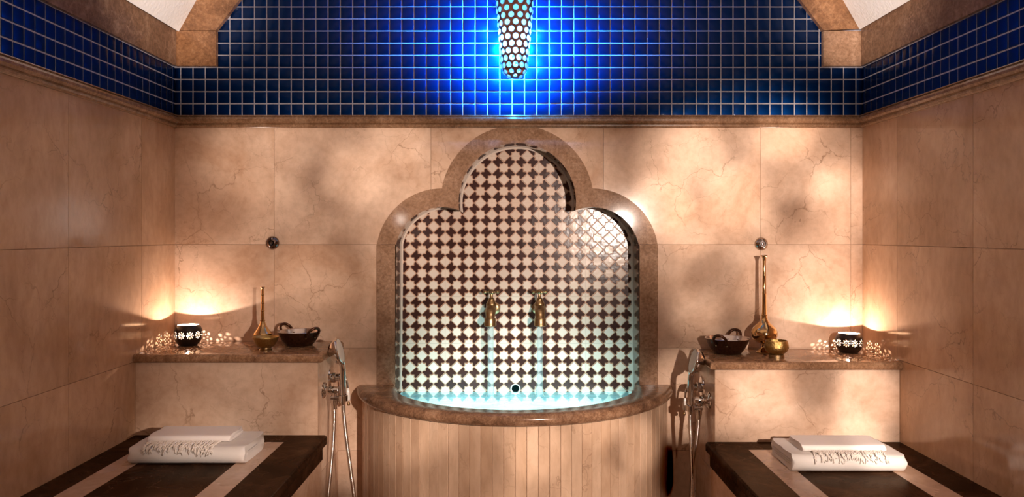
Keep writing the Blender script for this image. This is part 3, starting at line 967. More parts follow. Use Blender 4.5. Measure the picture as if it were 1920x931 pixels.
# ------------------------------------------------------------------ ledges
def ledge(sgn, xw, xs, yf, zt, label):
    """xw wall side, xs free side, yf front face, zt top of the stone top"""
    t = thing('stone_ledge', label, 'ledge', ((xw + xs) / 2, (yf + D) / 2, 0), 'marble ledges in the room corners')
    cx, cy = t.location.x, t.location.y
    th = 0.031
    x0, x1 = min(xw, xs), max(xw, xs)
    b = bmesh.new(); box(b, x0 - cx, x1 - cx, yf - cy, yf + 0.02 - cy, 0, zt - th - 0.0005)
    link('front_panel', b, M['cream'], t)
    b = bmesh.new()
    xa = xs if sgn < 0 else xs
    inn = xs - 0.02 if sgn < 0 else xs + 0.02
    for z0, z1 in ((0, JZ[2] - G), (JZ[2] + G, JZ[1] + 0.0), ):
        bb = bmesh.new()
        box(bb, min(xs, inn) - cx, max(xs, inn) - cx, yf + 0.0205 - cy, D - 0.001 - cy, z0, min(z1, zt - th - 0.0005))
        link('side_panel', bb, M['cream'], t)
    b.free()
    b = bmesh.new()
    ov = 0.022
    fx0 = x0 if sgn < 0 else x0 - ov
    fx1 = x1 + ov if sgn < 0 else x1
    vs = box(b, fx0 - cx, fx1 - cx, yf - ov - cy, D - 0.002 - cy, zt - th, zt)
    ee = [e for e in b.edges if all(abs(v.co.y - (yf - ov - cy)) < 1e-6 for v in e.verts) and abs(e.verts[0].co.z - e.verts[1].co.z) < 1e-6]
    sx = (fx1 if sgn < 0 else fx0) - cx
    ee += [e for e in b.edges if all(abs(v.co.x - sx) < 1e-6 for v in e.verts) and abs(e.verts[0].co.z - e.verts[1].co.z) < 1e-6]
    bmesh.ops.bevel(b, geom=ee, offset=0.0125, segments=5, profile=0.5, affect='EDGES')
    smooth_by_angle(link('stone_top', b, M['ledge'], t), 40)
    return t
YL, YRt = 2.818, 2.846
XLs, XRs = -0.7045, 0.744
ZLt, ZRt = E - 0.435, E - 0.466
ledge(-1, XL + 0.001, XLs, YL, ZLt, 'cream marble ledge block carrying the shorter sprinkler and two-eared pan')
ledge(1, XR - 0.001, XRs, YRt, ZRt, 'cream marble ledge block carrying the tall long-necked brass sprinkler')

# ------------------------------------------------------------------ benches
def bench(sgn, xw, xe, yb, zt, inl, yi, label):
    t = thing('stone_bench', label, 'bench', ((xw + xe) / 2, 1.4, 0), 'dark marble benches along the walls')
    cx, cy = t.location.x, t.location.y
    y0 = 0.35
    b = bmesh.new()
    x0, x1 = min(xw, xe), max(xw, xe)
    th = 0.036
    box(b, x0 - cx, x1 - cx, y0 - cy, yb - cy, zt - th, zt)
    sx = xe - cx
    ee = [e for e in b.edges if all(abs(v.co.x - sx) < 1e-6 for v in e.verts)]
    bmesh.ops.bevel(b, geom=ee, offset=0.013, segments=5, profile=0.5, affect='EDGES')
    smooth_by_angle(link('seat_slab', b, M['dark'], t), 40)
    ap = xe + (0.016 if sgn > 0 else -0.016)
    b = bmesh.new(); box(b, min(ap, ap + sgn * 0.03) - cx, max(ap, ap + sgn * 0.03) - cx, y0 - cy, yb - 0.012 - cy, zt - 0.085, zt - th)
    link('apron', b, M['dark'], t)
    ba = xe + (0.020 if sgn > 0 else -0.020)
    yy = y0
    edges = [y0, 0.95, 1.55, 2.15, yb - 0.012]
    for a, c in zip(edges, edges[1:]):
        b = bmesh.new(); box(b, min(ba, ba + sgn * 0.03) - cx, max(ba, ba + sgn * 0.03) - cx, a + 0.0008 - cy, c - 0.0008 - cy, 0, zt - 0.085)
        link('base_panel', b, M['cream'], t)
    for xa, xb in inl:
        b = bmesh.new(); box(b, xa - cx, xb - cx, y0 - cy, yi - cy, zt - 0.004, zt + 0.0006)
        link('inlay_strip', b, M['inlay'], t)
    return t
ZLb, ZRb = E - 0.7297, E - 0.762
bench(-1, XL + 0.001, -0.668, YL - 0.001, ZLb, [(-0.879, -0.800), (-1.272, -1.191)], 2.72, 'dark marble bench with pale inlay stripes below the shorter sprinkler ledge')
bench(1, XR - 0.001, 0.706, YRt - 0.001, ZRb, [(0.8354, 0.9163), (1.2219, 1.306)], 2.739, 'dark marble bench with pale inlay stripes below the tall sprinkler ledge')

# ------------------------------------------------------------------ towels
def fold_profile(y0, y1, z0, h, t, gap=0.0, n=14):
    """closed outline, in y and z, of a cloth folded once: fold at y0 (towards the viewer), open edge at y1"""
    ro = h / 2; ri = ro - t
    out = []
    out.append((y1, z0))
    for i in range(6): out.append((y1 + (y0 + ro - y1) * (i + 1) / 6, z0))
    for i in range(1, n): 
        a = -PI / 2 - PI * i / n
        out.append((y0 + ro + ro * math.cos(a), z0 + ro + ro * math.sin(a)))
    for i in range(7): out.append((y0 + ro + (y1 - y0 - ro) * i / 6, z0 + h))
    out.append((y1 + t * 0.25, z0 + h - t * 0.5))
    for i in range(7): out.append((y1 + (y0 + ro - y1) * i / 6, z0 + h - t))
    if ri > 0.0008:
        for i in range(1, n):
            a = PI / 2 + PI * i / n
            out.append((y0 + ro + ri * math.cos(a), z0 + ro + ri * math.sin(a)))
    for i in range(7): out.append((y0 + ro + (y1 - y0 - ro) * i / 6, z0 + t))
    out.append((y1 + t * 0.25, z0 + t * 0.5))
    return out

def cloth(name, mat, parent, layers, x0, x1, amp, freq, seed, endround=0.006, nx=48, shear=0.0):
    rr = random.Random(seed); ph = [rr.uniform(0, 6.28) for _ in range(8)]
    bm = bmesh.new()
    for prof in layers:
        my = sum(p[0] for p in prof) / len(prof); mz = sum(p[1] for p in prof) / len(prof)
        zmin = min(p[1] for p in prof)
        rows = []
        for i in range(nx + 1):
            f = i / nx
            x = x0 + (x1 - x0) * f
            e = min(f, 1 - f) * (x1 - x0)
            row = []
            for (y, z) in prof:
                wob = amp * (math.sin(freq * x * 9 + y * 31 + ph[0]) + 0.6 * math.sin(freq * x * 23 + y * 17 + ph[1]) + 0.4 * math.sin(y * 60 + x * 40 + ph[2]))
                up = (z - zmin) / 0.05
                yy = y + wob * 0.8 + shear * (x - x0)
                zz = z + wob * min(1.0, max(0.0, up))
                xx = x + 0.0025 * math.sin(y * 70 + z * 160 + ph[3]) * (1 if f in (0, 1) else 0.0)
                if e < endround:
                    s = 1 - (1 - e / endround) ** 2 * 0.06
                    yy = my + (yy - my) * s; zz = zmin + (zz - zmin) * (0.94 + 0.06 * s)
                row.append(bm.verts.new((xx, yy, zz)))
            rows.append(row)
        m = len(prof)
        for a, b in zip(rows, rows[1:]):
            for q in range(m): bm.faces.new((a[q], a[(q + 1) % m], b[(q + 1) % m], b[q]))
        bm.faces.new(rows[0]); bm.faces.new(list(reversed(rows[-1])))
    o = link(name, bm, mat, parent)
    return smooth_by_angle(o, 60)

def fringe(parent, x0, x1, yt, ztop, yfront, zf, hb, n, seed, lmax):
    """twisted strands falling from under the thin towel over the rounded front of the thick one"""
    rr = random.Random(seed)
    bm = bmesh.new()
    ro = hb / 2
    def surf(s):
        """walk from (yt, ztop) towards the front and down round the fold"""
        flat = yt - (yfront + ro)
        if s < flat: return Vector((0, yt - s, zf + hb)), Vector((0, 0, 1))
        a = (s - flat) / ro
        a = min(a, PI * 0.93)
        return Vector((0, yfront + ro - ro * math.sin(a), zf + ro + ro * math.cos(a))), Vector((0, -math.sin(a), math.cos(a)))
    for i in range(n):
        x = x0 + (x1 - x0) * (i + rr.uniform(-0.25, 0.25)) / (n - 1)
        L = lmax * rr.uniform(0.7, 1.0)
        drift = rr.uniform(-0.010, 0.012); wv = rr.uniform(0.001, 0.003); ph = rr.uniform(0, 6.28)
        for ply in (0, 1):
            pts = []; rad = []
            for q in range(22):
                f = q / 21
                p, nn = surf(f * L)
                tw = f * 26 + ply * PI
                lift = 0.0034 + 0.0020 * math.sin(tw)
                pts.append(Vector((x + drift * f * f + wv * math.sin(f * 7 + ph) + 0.0020 * math.cos(tw), 0, 0)) + p + nn * lift)
                rad.append(0.0021 * (1 - 0.2 * f))
            tube(bm, pts, rad, 6)
        p, nn = surf(L)
        kx = x + drift
        lathe(bm, [(0, -0.0045), (0.0032, -0.003), (0.0044, 0), (0.0032, 0.003), (0, 0.0045)], 8, Matrix.Translation(p + nn * 0.004 + Vector((kx, 0, 0))))
        # loose tassel ends
        for w in range(3):
            q0 = p + nn * 0.004 + Vector((kx, 0, 0)); dx = rr.uniform(-0.008, 0.008)
            p2, n2 = surf(L + rr.uniform(0.008, 0.018))
            tube(bm, [q0, (q0 + p2 + n2 * 0.004 + Vector((kx + dx, 0, 0))) / 2 + n2 * 0.002, p2 + n2 * 0.003 + Vector((kx + dx, 0, 0))], [0.0022, 0.0018, 0.0008], 5)
    o = link('fringe', bm, M['fringe'], parent, smooth=True)
    o['kind'] = 'stuff'
    return o

def towels(zb, bx0, bx1, by0, by1, sx0, sx1, sy0, sy1, seed, lab1, lab2, shear, fx0, fx1):
    t = thing('bath_towel', lab1, 'towel', ((bx0 + bx1) / 2, (by0 + by1) / 2, zb), 'thick folded bath towels')
    L = t.location
    hb = 0.053
    P1 = fold_profile(by0 - L.y, by1 - L.y, 0.0008, hb, 0.019)
    P2 = fold_profile(by0 + 0.020 - L.y, by1 - 0.004 - L.y, 0.0205, hb - 0.0395, 0.0066)
    cloth('folded_cloth', M['towel'], t, [P1, P2], bx0 - L.x, bx1 - L.x, 0.0011, 1.0, seed, 0.014)
    u = thing('fringed_towel', lab2, 'towel', ((sx0 + sx1) / 2, (sy0 + sy1) / 2, zb + hb + 0.0012), 'thin fringed hammam towels')
    L2 = u.location
    hs = 0.021
    lay = []
    for q in range(3):
        lay.append(fold_profile(sy0 + q * 0.0036 - L2.y, sy1 - q * 0.002 - L2.y, q * 0.0034 + 0.0004, hs - q * 0.0068, 0.0031))
    cloth('folded_cloth', M['cotton'], u, lay, sx0 - L2.x, sx1 - L2.x, 0.0005, 0.8, seed + 5, 0.003, shear=shear)
    fringe(u, fx0 - L2.x, fx1 - L2.x, sy0 + 0.012 - L2.y, 0, by0 - L2.y - 0.0012, -hb - 0.0004, hb + 0.0008, 40, seed + 9, 0.075 if seed < 20 else 0.062)
    return t, u
towels(ZLb + 0.0006, -1.212, -0.846, 2.447, 2.655, -1.178, -0.915, 2.508, 2.640, 11,
       'thick white bath towel folded on the bench below the shorter sprinkler',
       'thin white fringed towel folded on the towel below the shorter sprinkler', 0.02, -1.17, -0.945)
towels(ZRb + 0.0006, 0.897, 1.258, 2.470, 2.690, 0.944, 1.214, 2.520, 2.650, 31,
       'thick white bath towel folded on the bench below the tall sprinkler',
       'thin white fringed towel folded on the towel below the tall sprinkler', -0.01, 0.975, 1.195)

# ------------------------------------------------------------------ candle bowls
def candle_bowl(x, y, z, Rb, rot, label):
    t = thing('candle_bowl', label, 'candle holder', (x, y, z), 'pierced candle bowls')
    base_r, rim_r = 0.031, 0.040
    hb = math.sqrt(Rb * Rb - base_r ** 2); ht = math.sqrt(Rb * Rb - rim_r ** 2)
    NS, NR = 336, 96
    a0, a1 = -math.asin(hb / Rb), math.asin(ht / Rb)
    nf = 10
    holes = []
    for q in range(nf):
        th = 2 * PI * q / nf + rot
        holes.append((th, -0.02, 0.0016))
        for w in range(8):
            b = 2 * PI * w / 8
            holes.append((th + 0.0068 * math.cos(b + 0.39) / Rb, -0.02 + 0.0068 * math.sin(b + 0.39) / Rb, 0.0014))
            holes.append((th + 0.0116 * math.cos(b) / Rb, -0.02 + 0.0116 * math.sin(b) / Rb, 0.0022))
    from collections import defaultdict
    bins = defaultdict(list)
    for h in holes: bins[int((h[0] % (2 * PI)) / (2 * PI) * 60)].append(h)
    bm = bmesh.new()
    V = [[None] * NS for _ in range(NR + 1)]
    for i in range(NR + 1):
        la = a0 + (a1 - a0) * i / NR
        for j in range(NS):
            lo = 2 * PI * j / NS
            V[i][j] = bm.verts.new((Rb * math.cos(la) * math.cos(lo), Rb * math.cos(la) * math.sin(lo), Rb * math.sin(la) * 1.04 + hb * 1.04))
    for i in range(NR):
        la = a0 + (a1 - a0) * (i + 0.5) / NR
        for j in range(NS):
            lo = 2 * PI * (j + 0.5) / NS
            cut = False
            if abs(la + 0.02) < 0.32:
                bi = int(lo / (2 * PI) * 60)
                for b_ in (bi - 1, bi, bi + 1):
                    for (ht_, hl, hr) in bins[b_ % 60]:
                        dlo = (lo - ht_ + PI) % (2 * PI) - PI
                        if (dlo * Rb) ** 2 + ((la - hl) * Rb) ** 2 < hr * hr: cut = True; break
                    if cut: break
            if cut: continue
            jn = (j + 1) % NS
            bm.faces.new((V[i][j], V[i][jn], V[i + 1][jn], V[i + 1][j]))
    bmesh.ops.delete(bm, geom=[v for v in bm.verts if not v.link_faces], context='VERTS')
    bm.faces.new([v for v in V[0]])
    sh = link('pierced_shell', bm, [M['shade'], M['shadein']], t, smooth=True)
    md = sh.modifiers.new('thickness', 'SOLIDIFY'); md.thickness = 0.0012; md.offset = -1.0; md.material_offset = 1; md.material_offset_rim = 0
    b = bmesh.new(); lathe(b, [(0, 0.003), (0.019, 0.003), (0.019, 0.036), (0.017, 0.037), (0.0, 0.0365)], 32)
    smooth_by_angle(link('tealight', b, M['wax'], t))
    b = bmesh.new(); lathe(b, [(0, 0.0375), (0.003, 0.041), (0.0038, 0.046), (0.0022, 0.055), (0, 0.062)], 12)
    link('flame', b, M['flame'], t, smooth=True)
    l = bpy.data.lights.new('candle_light', 'POINT'); l.energy = 3.7; l.color = (1.0, 0.78, 0.65); l.shadow_soft_size = 0.0015
    lo = bpy.data.objects.new('candle_light', l); COL.objects.link(lo); lo.location = (x, y, z + 0.068)
    return t
candle_bowl(X(353, 3.03), 3.03, ZLt + 0.0003, 0.053, 0.20, 'dark pierced candle bowl glowing on the ledge with the shorter sprinkler')
candle_bowl(X(1592, 3.05), 3.05, ZRt + 0.0003, 0.0515, -PI / 2 + 0.02, 'dark pierced candle bowl glowing on the ledge with the tall sprinkler')

# ------------------------------------------------------------------ sprinklers, bowls, pans
def lathe_thing(parent, name, prof, mat, seg=48, deg=32):
    b = bmesh.new(); lathe(b, prof, seg)
    return smooth_by_angle(link(name, b, mat, parent), deg)

def spline_prof(pts, n):
    return [(max(0.0, p.x), p.y) for p in (Vector((v.x, v.y)) for v in smooth_path([(a, b, 0) for a, b in pts], n))]

# tall one
t = thing('brass_sprinkler', 'tall shiny brass rosewater sprinkler with round belly and long neck', 'sprinkler', (X(1433, 3.05), 3.05, ZRt + 0.0003), 'brass rosewater sprinklers')
lathe_thing(t, 'foot', [(0, 0), (0.030, 0), (0.031, 0.003), (0.026, 0.008), (0.016, 0.015), (0.010, 0.023), (0.009, 0.030), (0.012, 0.036)], M['brass_hi'], 40, 60)
lathe_thing(t, 'belly', spline_prof([(0.010, 0.036), (0.030, 0.042), (0.046, 0.056), (0.0505, 0.075), (0.0455, 0.093), (0.033, 0.107), (0.020, 0.119), (0.0130, 0.131), (0.0100, 0.143)], 40), M['brass_hi'], 56, 60)
lathe_thing(t, 'neck', [(0.0100, 0.143), (0.0122, 0.145), (0.0122, 0.148), (0.0092, 0.150), (0.0085, 0.170), (0.0076, 0.23), (0.0080, 0.232), (0.0080, 0.235), (0.0073, 0.237), (0.0066, 0.30), (0.0070, 0.302), (0.0070, 0.305), (0.0064, 0.307), (0.0062, 0.345), (0.0064, 0.360)], M['brass_hi'], 32, 40)
lathe_thing(t, 'lip', [(0.0064, 0.360), (0.0070, 0.368), (0.0105, 0.377), (0.0135, 0.380), (0.0125, 0.382), (0.006, 0.380)], M['brass_hi'], 32, 50)
# short one
t = thing('brass_sprinkler', 'shorter brass rosewater sprinkler with a sloping belly and ringed neck', 'sprinkler', (X(492.5, 3.03), 3.03, ZLt + 0.0003), 'brass rosewater sprinklers')
lathe_thing(t, 'foot', [(0, 0), (0.022, 0), (0.023, 0.003), (0.016, 0.008), (0.009, 0.013), (0.010, 0.018)], M['brass_hi'], 40, 60)
lathe_thing(t, 'belly', spline_prof([(0.009, 0.018), (0.026, 0.024), (0.0345, 0.036), (0.0355, 0.045), (0.030, 0.054), (0.021, 0.066), (0.013, 0.080), (0.0085, 0.094)], 40), M['brass_hi'], 56, 60)
nk = [(0.0085, 0.094), (0.0105, 0.0955), (0.0105, 0.0985), (0.0074, 0.100)]
for zz in (0.135, 0.165, 0.197):
    r = 0.0074 - (zz - 0.1) * 0.022
    nk += [(r, zz - 0.003), (r + 0.0012, zz - 0.0015), (r + 0.0012, zz + 0.0015), (r, zz + 0.003)]
nk += [(0.0049, 0.217)]
lathe_thing(t, 'neck', nk, M['brass_hi'], 32, 30)
lathe_thing(t, 'lip', [(0.0049, 0.217), (0.0055, 0.222), (0.0092, 0.2265), (0.0095, 0.2280), (0.003, 0.2270)], M['brass_hi'], 32, 50)

# small brass bowls
t = thing('brass_bowl', 'small flared hammered brass bowl in front of the shorter sprinkler', 'bowl', (X(498, 2.905), 2.905, ZLt + 0.0003), 'small brass bowls')
lathe_thing(t, 'bowl', [(0.012, 0.012), (0.022, 0.010), (0.033, 0.017), (0.041, 0.030), (0.0455, 0.043), (0.0490, 0.0485), (0.0485, 0.0505), (0.044, 0.045), (0.038, 0.031), (0.028, 0.018), (0.0, 0.014)], M['brass_ham'], 48, 60)
lathe_thing(t, 'foot_ring', [(0.016, 0), (0.0235, 0), (0.024, 0.003), (0.0205, 0.006), (0.0205, 0.011), (0.012, 0.012)], M['brass'], 40, 40)
t = thing('brass_bowl', 'small round-bellied brass bowl in front of the tall sprinkler', 'bowl', (X(1456, 2.925), 2.925, ZRt + 0.0003), 'small brass bowls')
lathe_thing(t, 'bowl', [(0.015, 0.014), (0.026, 0.015), (0.038, 0.024), (0.0445, 0.037), (0.0440, 0.047), (0.0405, 0.060), (0.0405, 0.064), (0.0385, 0.065), (0.0395, 0.052), (0.040, 0.040), (0.030, 0.022), (0.0, 0.018)], M['brass_ham'], 48, 60)
lathe_thing(t, 'foot_ring', [(0.018, 0), (0.0285, 0), (0.0285, 0.012), (0.026, 0.014), (0.014, 0.014)], M['brass'], 40, 40)

def kadai(x, y, z, rr, h, ang, label):
    t = thing('eared_pan', label, 'pan', (x, y, z), 'two-eared copper pans')
    s = rr / 0.08; v = h / 0.058
    lathe_thing(t, 'outer_shell', [(0, 0.0), (0.044 * s, 0.0), (0.050 * s, 0.003 * v), (0.064 * s, 0.022 * v), (0.074 * s, 0.042 * v), (0.079 * s, 0.0565 * v), (0.0825 * s, 0.058 * v)], M['copperdark'], 56, 40)
    lathe_thing(t, 'steel_lining', [(0.0825 * s, 0.058 * v), (0.081 * s, 0.0595 * v), (0.0775 * s, 0.058 * v), (0.072 * s, 0.043 * v), (0.061 * s, 0.023 * v), (0.046 * s, 0.006 * v), (0, 0.003 * v)], M['steel'], 56, 40)
    for a in (ang, ang + PI):
        c, q = math.cos(a), math.sin(a)
        def loc(u, o, zz): return Vector((c * o - q * u, q * o + c * u, zz))
        w = 0.020 * s
        ctrl = [loc(-w * 0.95, 0.071 * s, 0.040 * v), loc(-w * 1.15, 0.084 * s, 0.051 * v), loc(-w * 1.05, 0.098 * s, 0.066 * v), loc(-w * 0.45, 0.107 * s, 0.077 * v),
                loc(w * 0.45, 0.107 * s, 0.077 * v), loc(w * 1.05, 0.098 * s, 0.066 * v), loc(w * 1.15, 0.084 * s, 0.051 * v), loc(w * 0.95, 0.071 * s, 0.040 * v)]
        b = bmesh.new(); tube(b, smooth_path(ctrl, 36), 0.0052 * s, 12)
        hd = link('handle', b, M['copperdark'], t, smooth=True)
        b = bmesh.new()
        for u in (-w, w):
            for zz in (0.036 * v, 0.047 * v):
                p = loc(u, (0.0725 if zz < 0.04 * v else 0.0775) * s, zz)
                lathe(b, [(0.0032, -0.001), (0.0032, 0.001), (0.002, 0.0028), (0, 0.0033)], 10, axis(p, (c, q, -0.4)))
        link('rivets', b, M['brass'], hd, smooth=True)
    return t
kadai(X(561.5, 3.03), 3.03, ZLt + 0.0003, 0.082, 0.056, math.radians(-42), 'dark copper pan with steel lining beside the shorter sprinkler')
kadai(X(1364, 3.03), 3.03, ZRt + 0.0003, 0.084, 0.060, math.radians(58), 'dark copper pan with steel lining beside the tall sprinkler')

# ------------------------------------------------------------------ hand showers on the ledge sides
def shower(sg, xw, y0, z0, hosepts, label):
    """sg: direction away from the ledge side (+1 or -1); y0, z0: outlet rose"""
    t = thing('hand_shower', label, 'shower', (xw, y0, z0), 'chrome hand showers on the ledge sides')
    def v(o, y, z): return Vector((sg * o, y, z))
    out = (sg, 0, 0)
    def part(name, fn, mat='chrome', par=None, deg=35):
        b = bmesh.new(); fn(b); return smooth_by_angle(link(name, b, M[mat], par or t), deg)
    # mixer rose, valve and lever
    mx = part('mixer_plate', lambda b: lathe(b, [(0, 0.007), (0.030, 0.0065), (0.041, 0.004), (0.044, 0.0)], 48, axis(v(0, 0.115, 0.026), out)))
    part('valve', lambda b: (lathe(b, [(0.020, 0.004), (0.020, 0.018), (0.015, 0.020), (0.015, 0.030), (0.0165, 0.032), (0.0165, 0.036), (0.015, 0.038), (0.015, 0.048), (0.012, 0.056), (0.006, 0.060), (0, 0.061)], 32, axis(v(0, 0.115, 0.026), out))))
    lv = part('lever', lambda b: tube(b, [v(0.056, 0.115, 0.026), v(0.064, 0.113, 0.006), v(0.066, 0.112, -0.016)], [0.0055, 0.0045, 0.004], 12))
    part('lever_grip', lambda b: lathe(b, [(0.0042, 0), (0.0062, 0.004), (0.0075, 0.028), (0.0080, 0.044), (0.0060, 0.048), (0, 0.048)], 20, axis(v(0.066, 0.112, -0.014), (sg * 0.06, 0, -1))), 'porcelain', lv)
    part('lever_finial', lambda b: lathe(b, [(0, -0.002), (0.0030, 0), (0.0024, 0.006), (0.0050, 0.009), (0.0063, 0.014), (0.0050, 0.019), (0, 0.0205)], 16, axis(v(0.0688, 0.112, -0.062), (sg * 0.06, 0, -1))), 'brass', lv, 60)
    # outlet elbow
    part('outlet_plate', lambda b: lathe(b, [(0, 0.010), (0.018, 0.010), (0.027, 0.007), (0.031, 0.003), (0.0315, 0)], 40, axis(v(0, 0, 0), out)))
    part('elbow', lambda b: (lathe(b, [(0.0150, 0.006), (0.0150, 0.022), (0.0170, 0.024), (0.0170, 0.028), (0.0140, 0.030), (0.0140, 0.050), (0.0115, 0.056), (0, 0.057)], 32, axis(v(0, 0, 0), out)),
                             lathe(b, [(0.0105, 0), (0.0105, 0.030), (0.0125, 0.032), (0.0125, 0.050), (0.0095, 0.056), (0.0095, 0.068), (0, 0.068)], 28, axis(v(0.040, 0, -0.002), (0, 0, -1)))))
    part('holder', lambda b: (tube(b, [v(0.028, -0.002, -0.028), v(0.050, -0.004, -0.028), v(0.074, -0.006, -0.028)], [0.010, 0.0085, 0.0095], 14),
                              lathe(b, [(0.0115, -0.012), (0.0165, -0.010), (0.0170, 0.010), (0.0125, 0.012), (0.0115, -0.012)], 28, Matrix.Translation(v(0.074, -0.006, -0.028)))))
    # hand piece
    hd = part('hand_piece', lambda b: tube(b, smooth_path([v(0.074, -0.006, -0.052), v(0.0735, -0.006, -0.02), v(0.073, -0.006, 0.05), v(0.072, -0.006, 0.085), v(0.067, -0.005, 0.108)], 24),
                                           [0.0085] * 2 + [0.0098] * 3 + [0.0108] * 17 + [0.0120, 0.0130, 0.0120], 20), par=t)
    nrm = Vector((sg * 0.965, 0.0, 0.26)).normalized()
    hc = v(0.052, -0.004, 0.146)
    part('head', lambda b: lathe(b, [(0, -0.034), (0.014, -0.032), (0.030, -0.025), (0.043, -0.012), (0.0490, 0.002), (0.0500, 0.010), (0.0480, 0.0125), (0.0455, 0.0128)], 48, axis(hc, nrm)), 'chrome', hd, 60)
    part('spray_face', lambda b: lathe(b, [(0.0455, 0.0122), (0.030, 0.0138), (0, 0.0145)], 40, axis(hc, nrm)), 'sprayface', hd, 60)
    # hose with its wound ridges
    pts = smooth_path([v(*p) for p in hosepts], 960)
    rad = [0.0072 + 0.0006 * math.sin(i * 2 * PI / 4.0) for i in range(len(pts))]
    b = bmesh.new(); tube(b, pts, rad, 10)
    link('hose', b, M['hose'], t, smooth=True)
    return t
shower(1, XLs, 2.906, E - 0.585, [(0.040, 0, -0.066), (0.036, 0.0, -0.18), (0.026, 0.0, -0.30), (0.018, 0.0, -0.42), (0.05, -0.005, -0.55), (0.105, -0.006, -0.52), (0.116, -0.006, -0.42), (0.102, -0.006, -0.30), (0.086, -0.006, -0.18), (0.076, -0.006, -0.09), (0.074, -0.006, -0.050)],
       'chrome hand shower on the ledge side next to the shorter sprinkler\'s pan')
shower(-1, XRs, 2.928, E - 0.627, [(0.040, 0, -0.066), (0.046, 0.0, -0.14), (0.058, 0.012, -0.26), (0.064, 0.02, -0.38), (0.07, 0.0, -0.50), (0.071, -0.02, -0.50), (0.068, -0.014, -0.40), (0.066, -0.010, -0.28), (0.070, -0.006, -0.16), (0.074, -0.006, -0.09), (0.074, -0.006, -0.050)],
       'chrome hand shower on the ledge side next to the tall sprinkler\'s pan')

# ------------------------------------------------------------------ wall fittings
t = thing('wall_nozzle', 'dark domed chrome wall fitting above the shorter sprinkler', 'wall fitting', (X(511.5, D), D, Z(455, D)), 'round chrome wall fittings')
b = bmesh.new(); lathe(b, [(0.0265, 0), (0.0268, 0.003), (0.0245, 0.009), (0.0190, 0.015), (0.0135, 0.018), (0.0115, 0.019), (0.0105, 0.016)], 40, axis((0, 0, 0), (0, -1, 0)))
smooth_by_angle(link('dome', b, mat_simple('dark_chrome', (0.20, 0.16, 0.15), 0.12, 1.0), t), 50)
b = bmesh.new(); lathe(b, [(0.0105, 0.016), (0.0060, 0.013), (0.0055, 0.017), (0.003, 0.019), (0, 0.019)], 28, axis((0, 0, 0), (0, -1, 0)))
smooth_by_angle(link('nozzle_tip', b, M['shade'], t), 40)
t = thing('wall_nozzle', 'bright ringed chrome wall fitting above the tall sprinkler', 'wall fitting', (X(1427, D), D, Z(457, D)), 'round chrome wall fittings')
b = bmesh.new(); lathe(b, [(0.0265, 0), (0.0268, 0.003), (0.0235, 0.010), (0.0180, 0.015), (0.0150, 0.017)], 40, axis((0, 0, 0), (0, -1, 0)))
smooth_by_angle(link('dome', b, mat_simple('warm_chrome', (0.42, 0.33, 0.27), 0.14, 1.0), t), 50)
b = bmesh.new(); lathe(b, [(0.0150, 0.017), (0.0150, 0.026), (0.0130, 0.028), (0.0115, 0.026), (0.0110, 0.017)], 32, axis((0, 0, 0), (0, -1, 0)))
smooth_by_angle(link('ring', b, M['chrome'], t), 40)
b = bmesh.new(); lathe(b, [(0.0110, 0.017), (0.0075, 0.017), (0.0070, 0.023), (0.004, 0.025), (0, 0.025)], 28, axis((0, 0, 0), (0, -1, 0)))
smooth_by_angle(link('nozzle_tip', b, M['steel'], t), 40)

# ------------------------------------------------------------------ taps and falling water
def tap(px, turn, label):
    x = X(px, DN - 0.05); z = Z(577, DN)
    t = thing('brass_tap', label, 'tap', (x, DN - 0.002, z), 'brass bib taps over the basin')
    t.rotation_euler = (0, 0, turn); t.scale = (1.18, 1.1, 1.08)
    def part(name, fn, mat='brass', par=None, deg=40):
        b = bmesh.new(); fn(b); return smooth_by_angle(link(name, b, M[mat], par or t), deg)
    part('wall_rose', lambda b: lathe(b, [(0.0255, 0), (0.0255, 0.004), (0.020, 0.008), (0.014, 0.010), (0, 0.010)], 36, axis((0, 0, 0), (0, -1, 0))))
    sp = smooth_path([(0, -0.006, 0.0), (0, -0.035, 0.002), (0, -0.062, 0.004), (0, -0.084, -0.006), (0, -0.094, -0.026), (0, -0.0965, -0.045)], 24)
    part('spout', lambda b: (tube(b, sp, [0.0135] * 5 + [0.0155 + 0.0035 * math.sin(i / 14 * PI) for i in range(15)] + [0.0175] * 5, 24),
                             lathe(b, [(0.0175, 0.014), (0.0205, 0.012), (0.0205, -0.010), (0.0215, -0.012), (0.0215, -0.016), (0.018, -0.018), (0.015, -0.016), (0, -0.010)], 28, Matrix.Translation((0, -0.0968, -0.042)))))
    part('bonnet', lambda b: lathe(b, [(0.0150, -0.004), (0.0185, 0.004), (0.0185, 0.014), (0.015, 0.022), (0.0115, 0.028), (0.0115, 0.033), (0.008, 0.036), (0.0055, 0.040), (0.0050, 0.056), (0, 0.056)], 28, Matrix.Translation((0, -0.060, 0.008))))
    h = part('cross_handle', lambda b: lathe(b, [(0, -0.010), (0.007, -0.008), (0.0105, 0), (0.0090, 0.006), (0.005, 0.010), (0, 0.011)], 20, Matrix.Translation((0, -0.060, 0.068))), 'brass', t, 60)
    for a in (0.25, 0.25 + PI / 2, 0.25 + PI, 0.25 + 1.5 * PI):
        c, s = math.cos(a), math.sin(a)
        part('handle_arm', lambda b: lathe(b, [(0.0042, 0.006), (0.0034, 0.014), (0.0055, 0.017), (0.0072, 0.0225), (0.0055, 0.028), (0, 0.030)], 14, axis((0, -0.060, 0.068), (c, s, 0.0))), 'brass', h, 60)
    return t
tap(924.5, -0.10, 'brass tap with cross handle nearer the shorter sprinkler')
tap(1011, 0.02, 'brass tap with cross handle nearer the tall sprinkler')

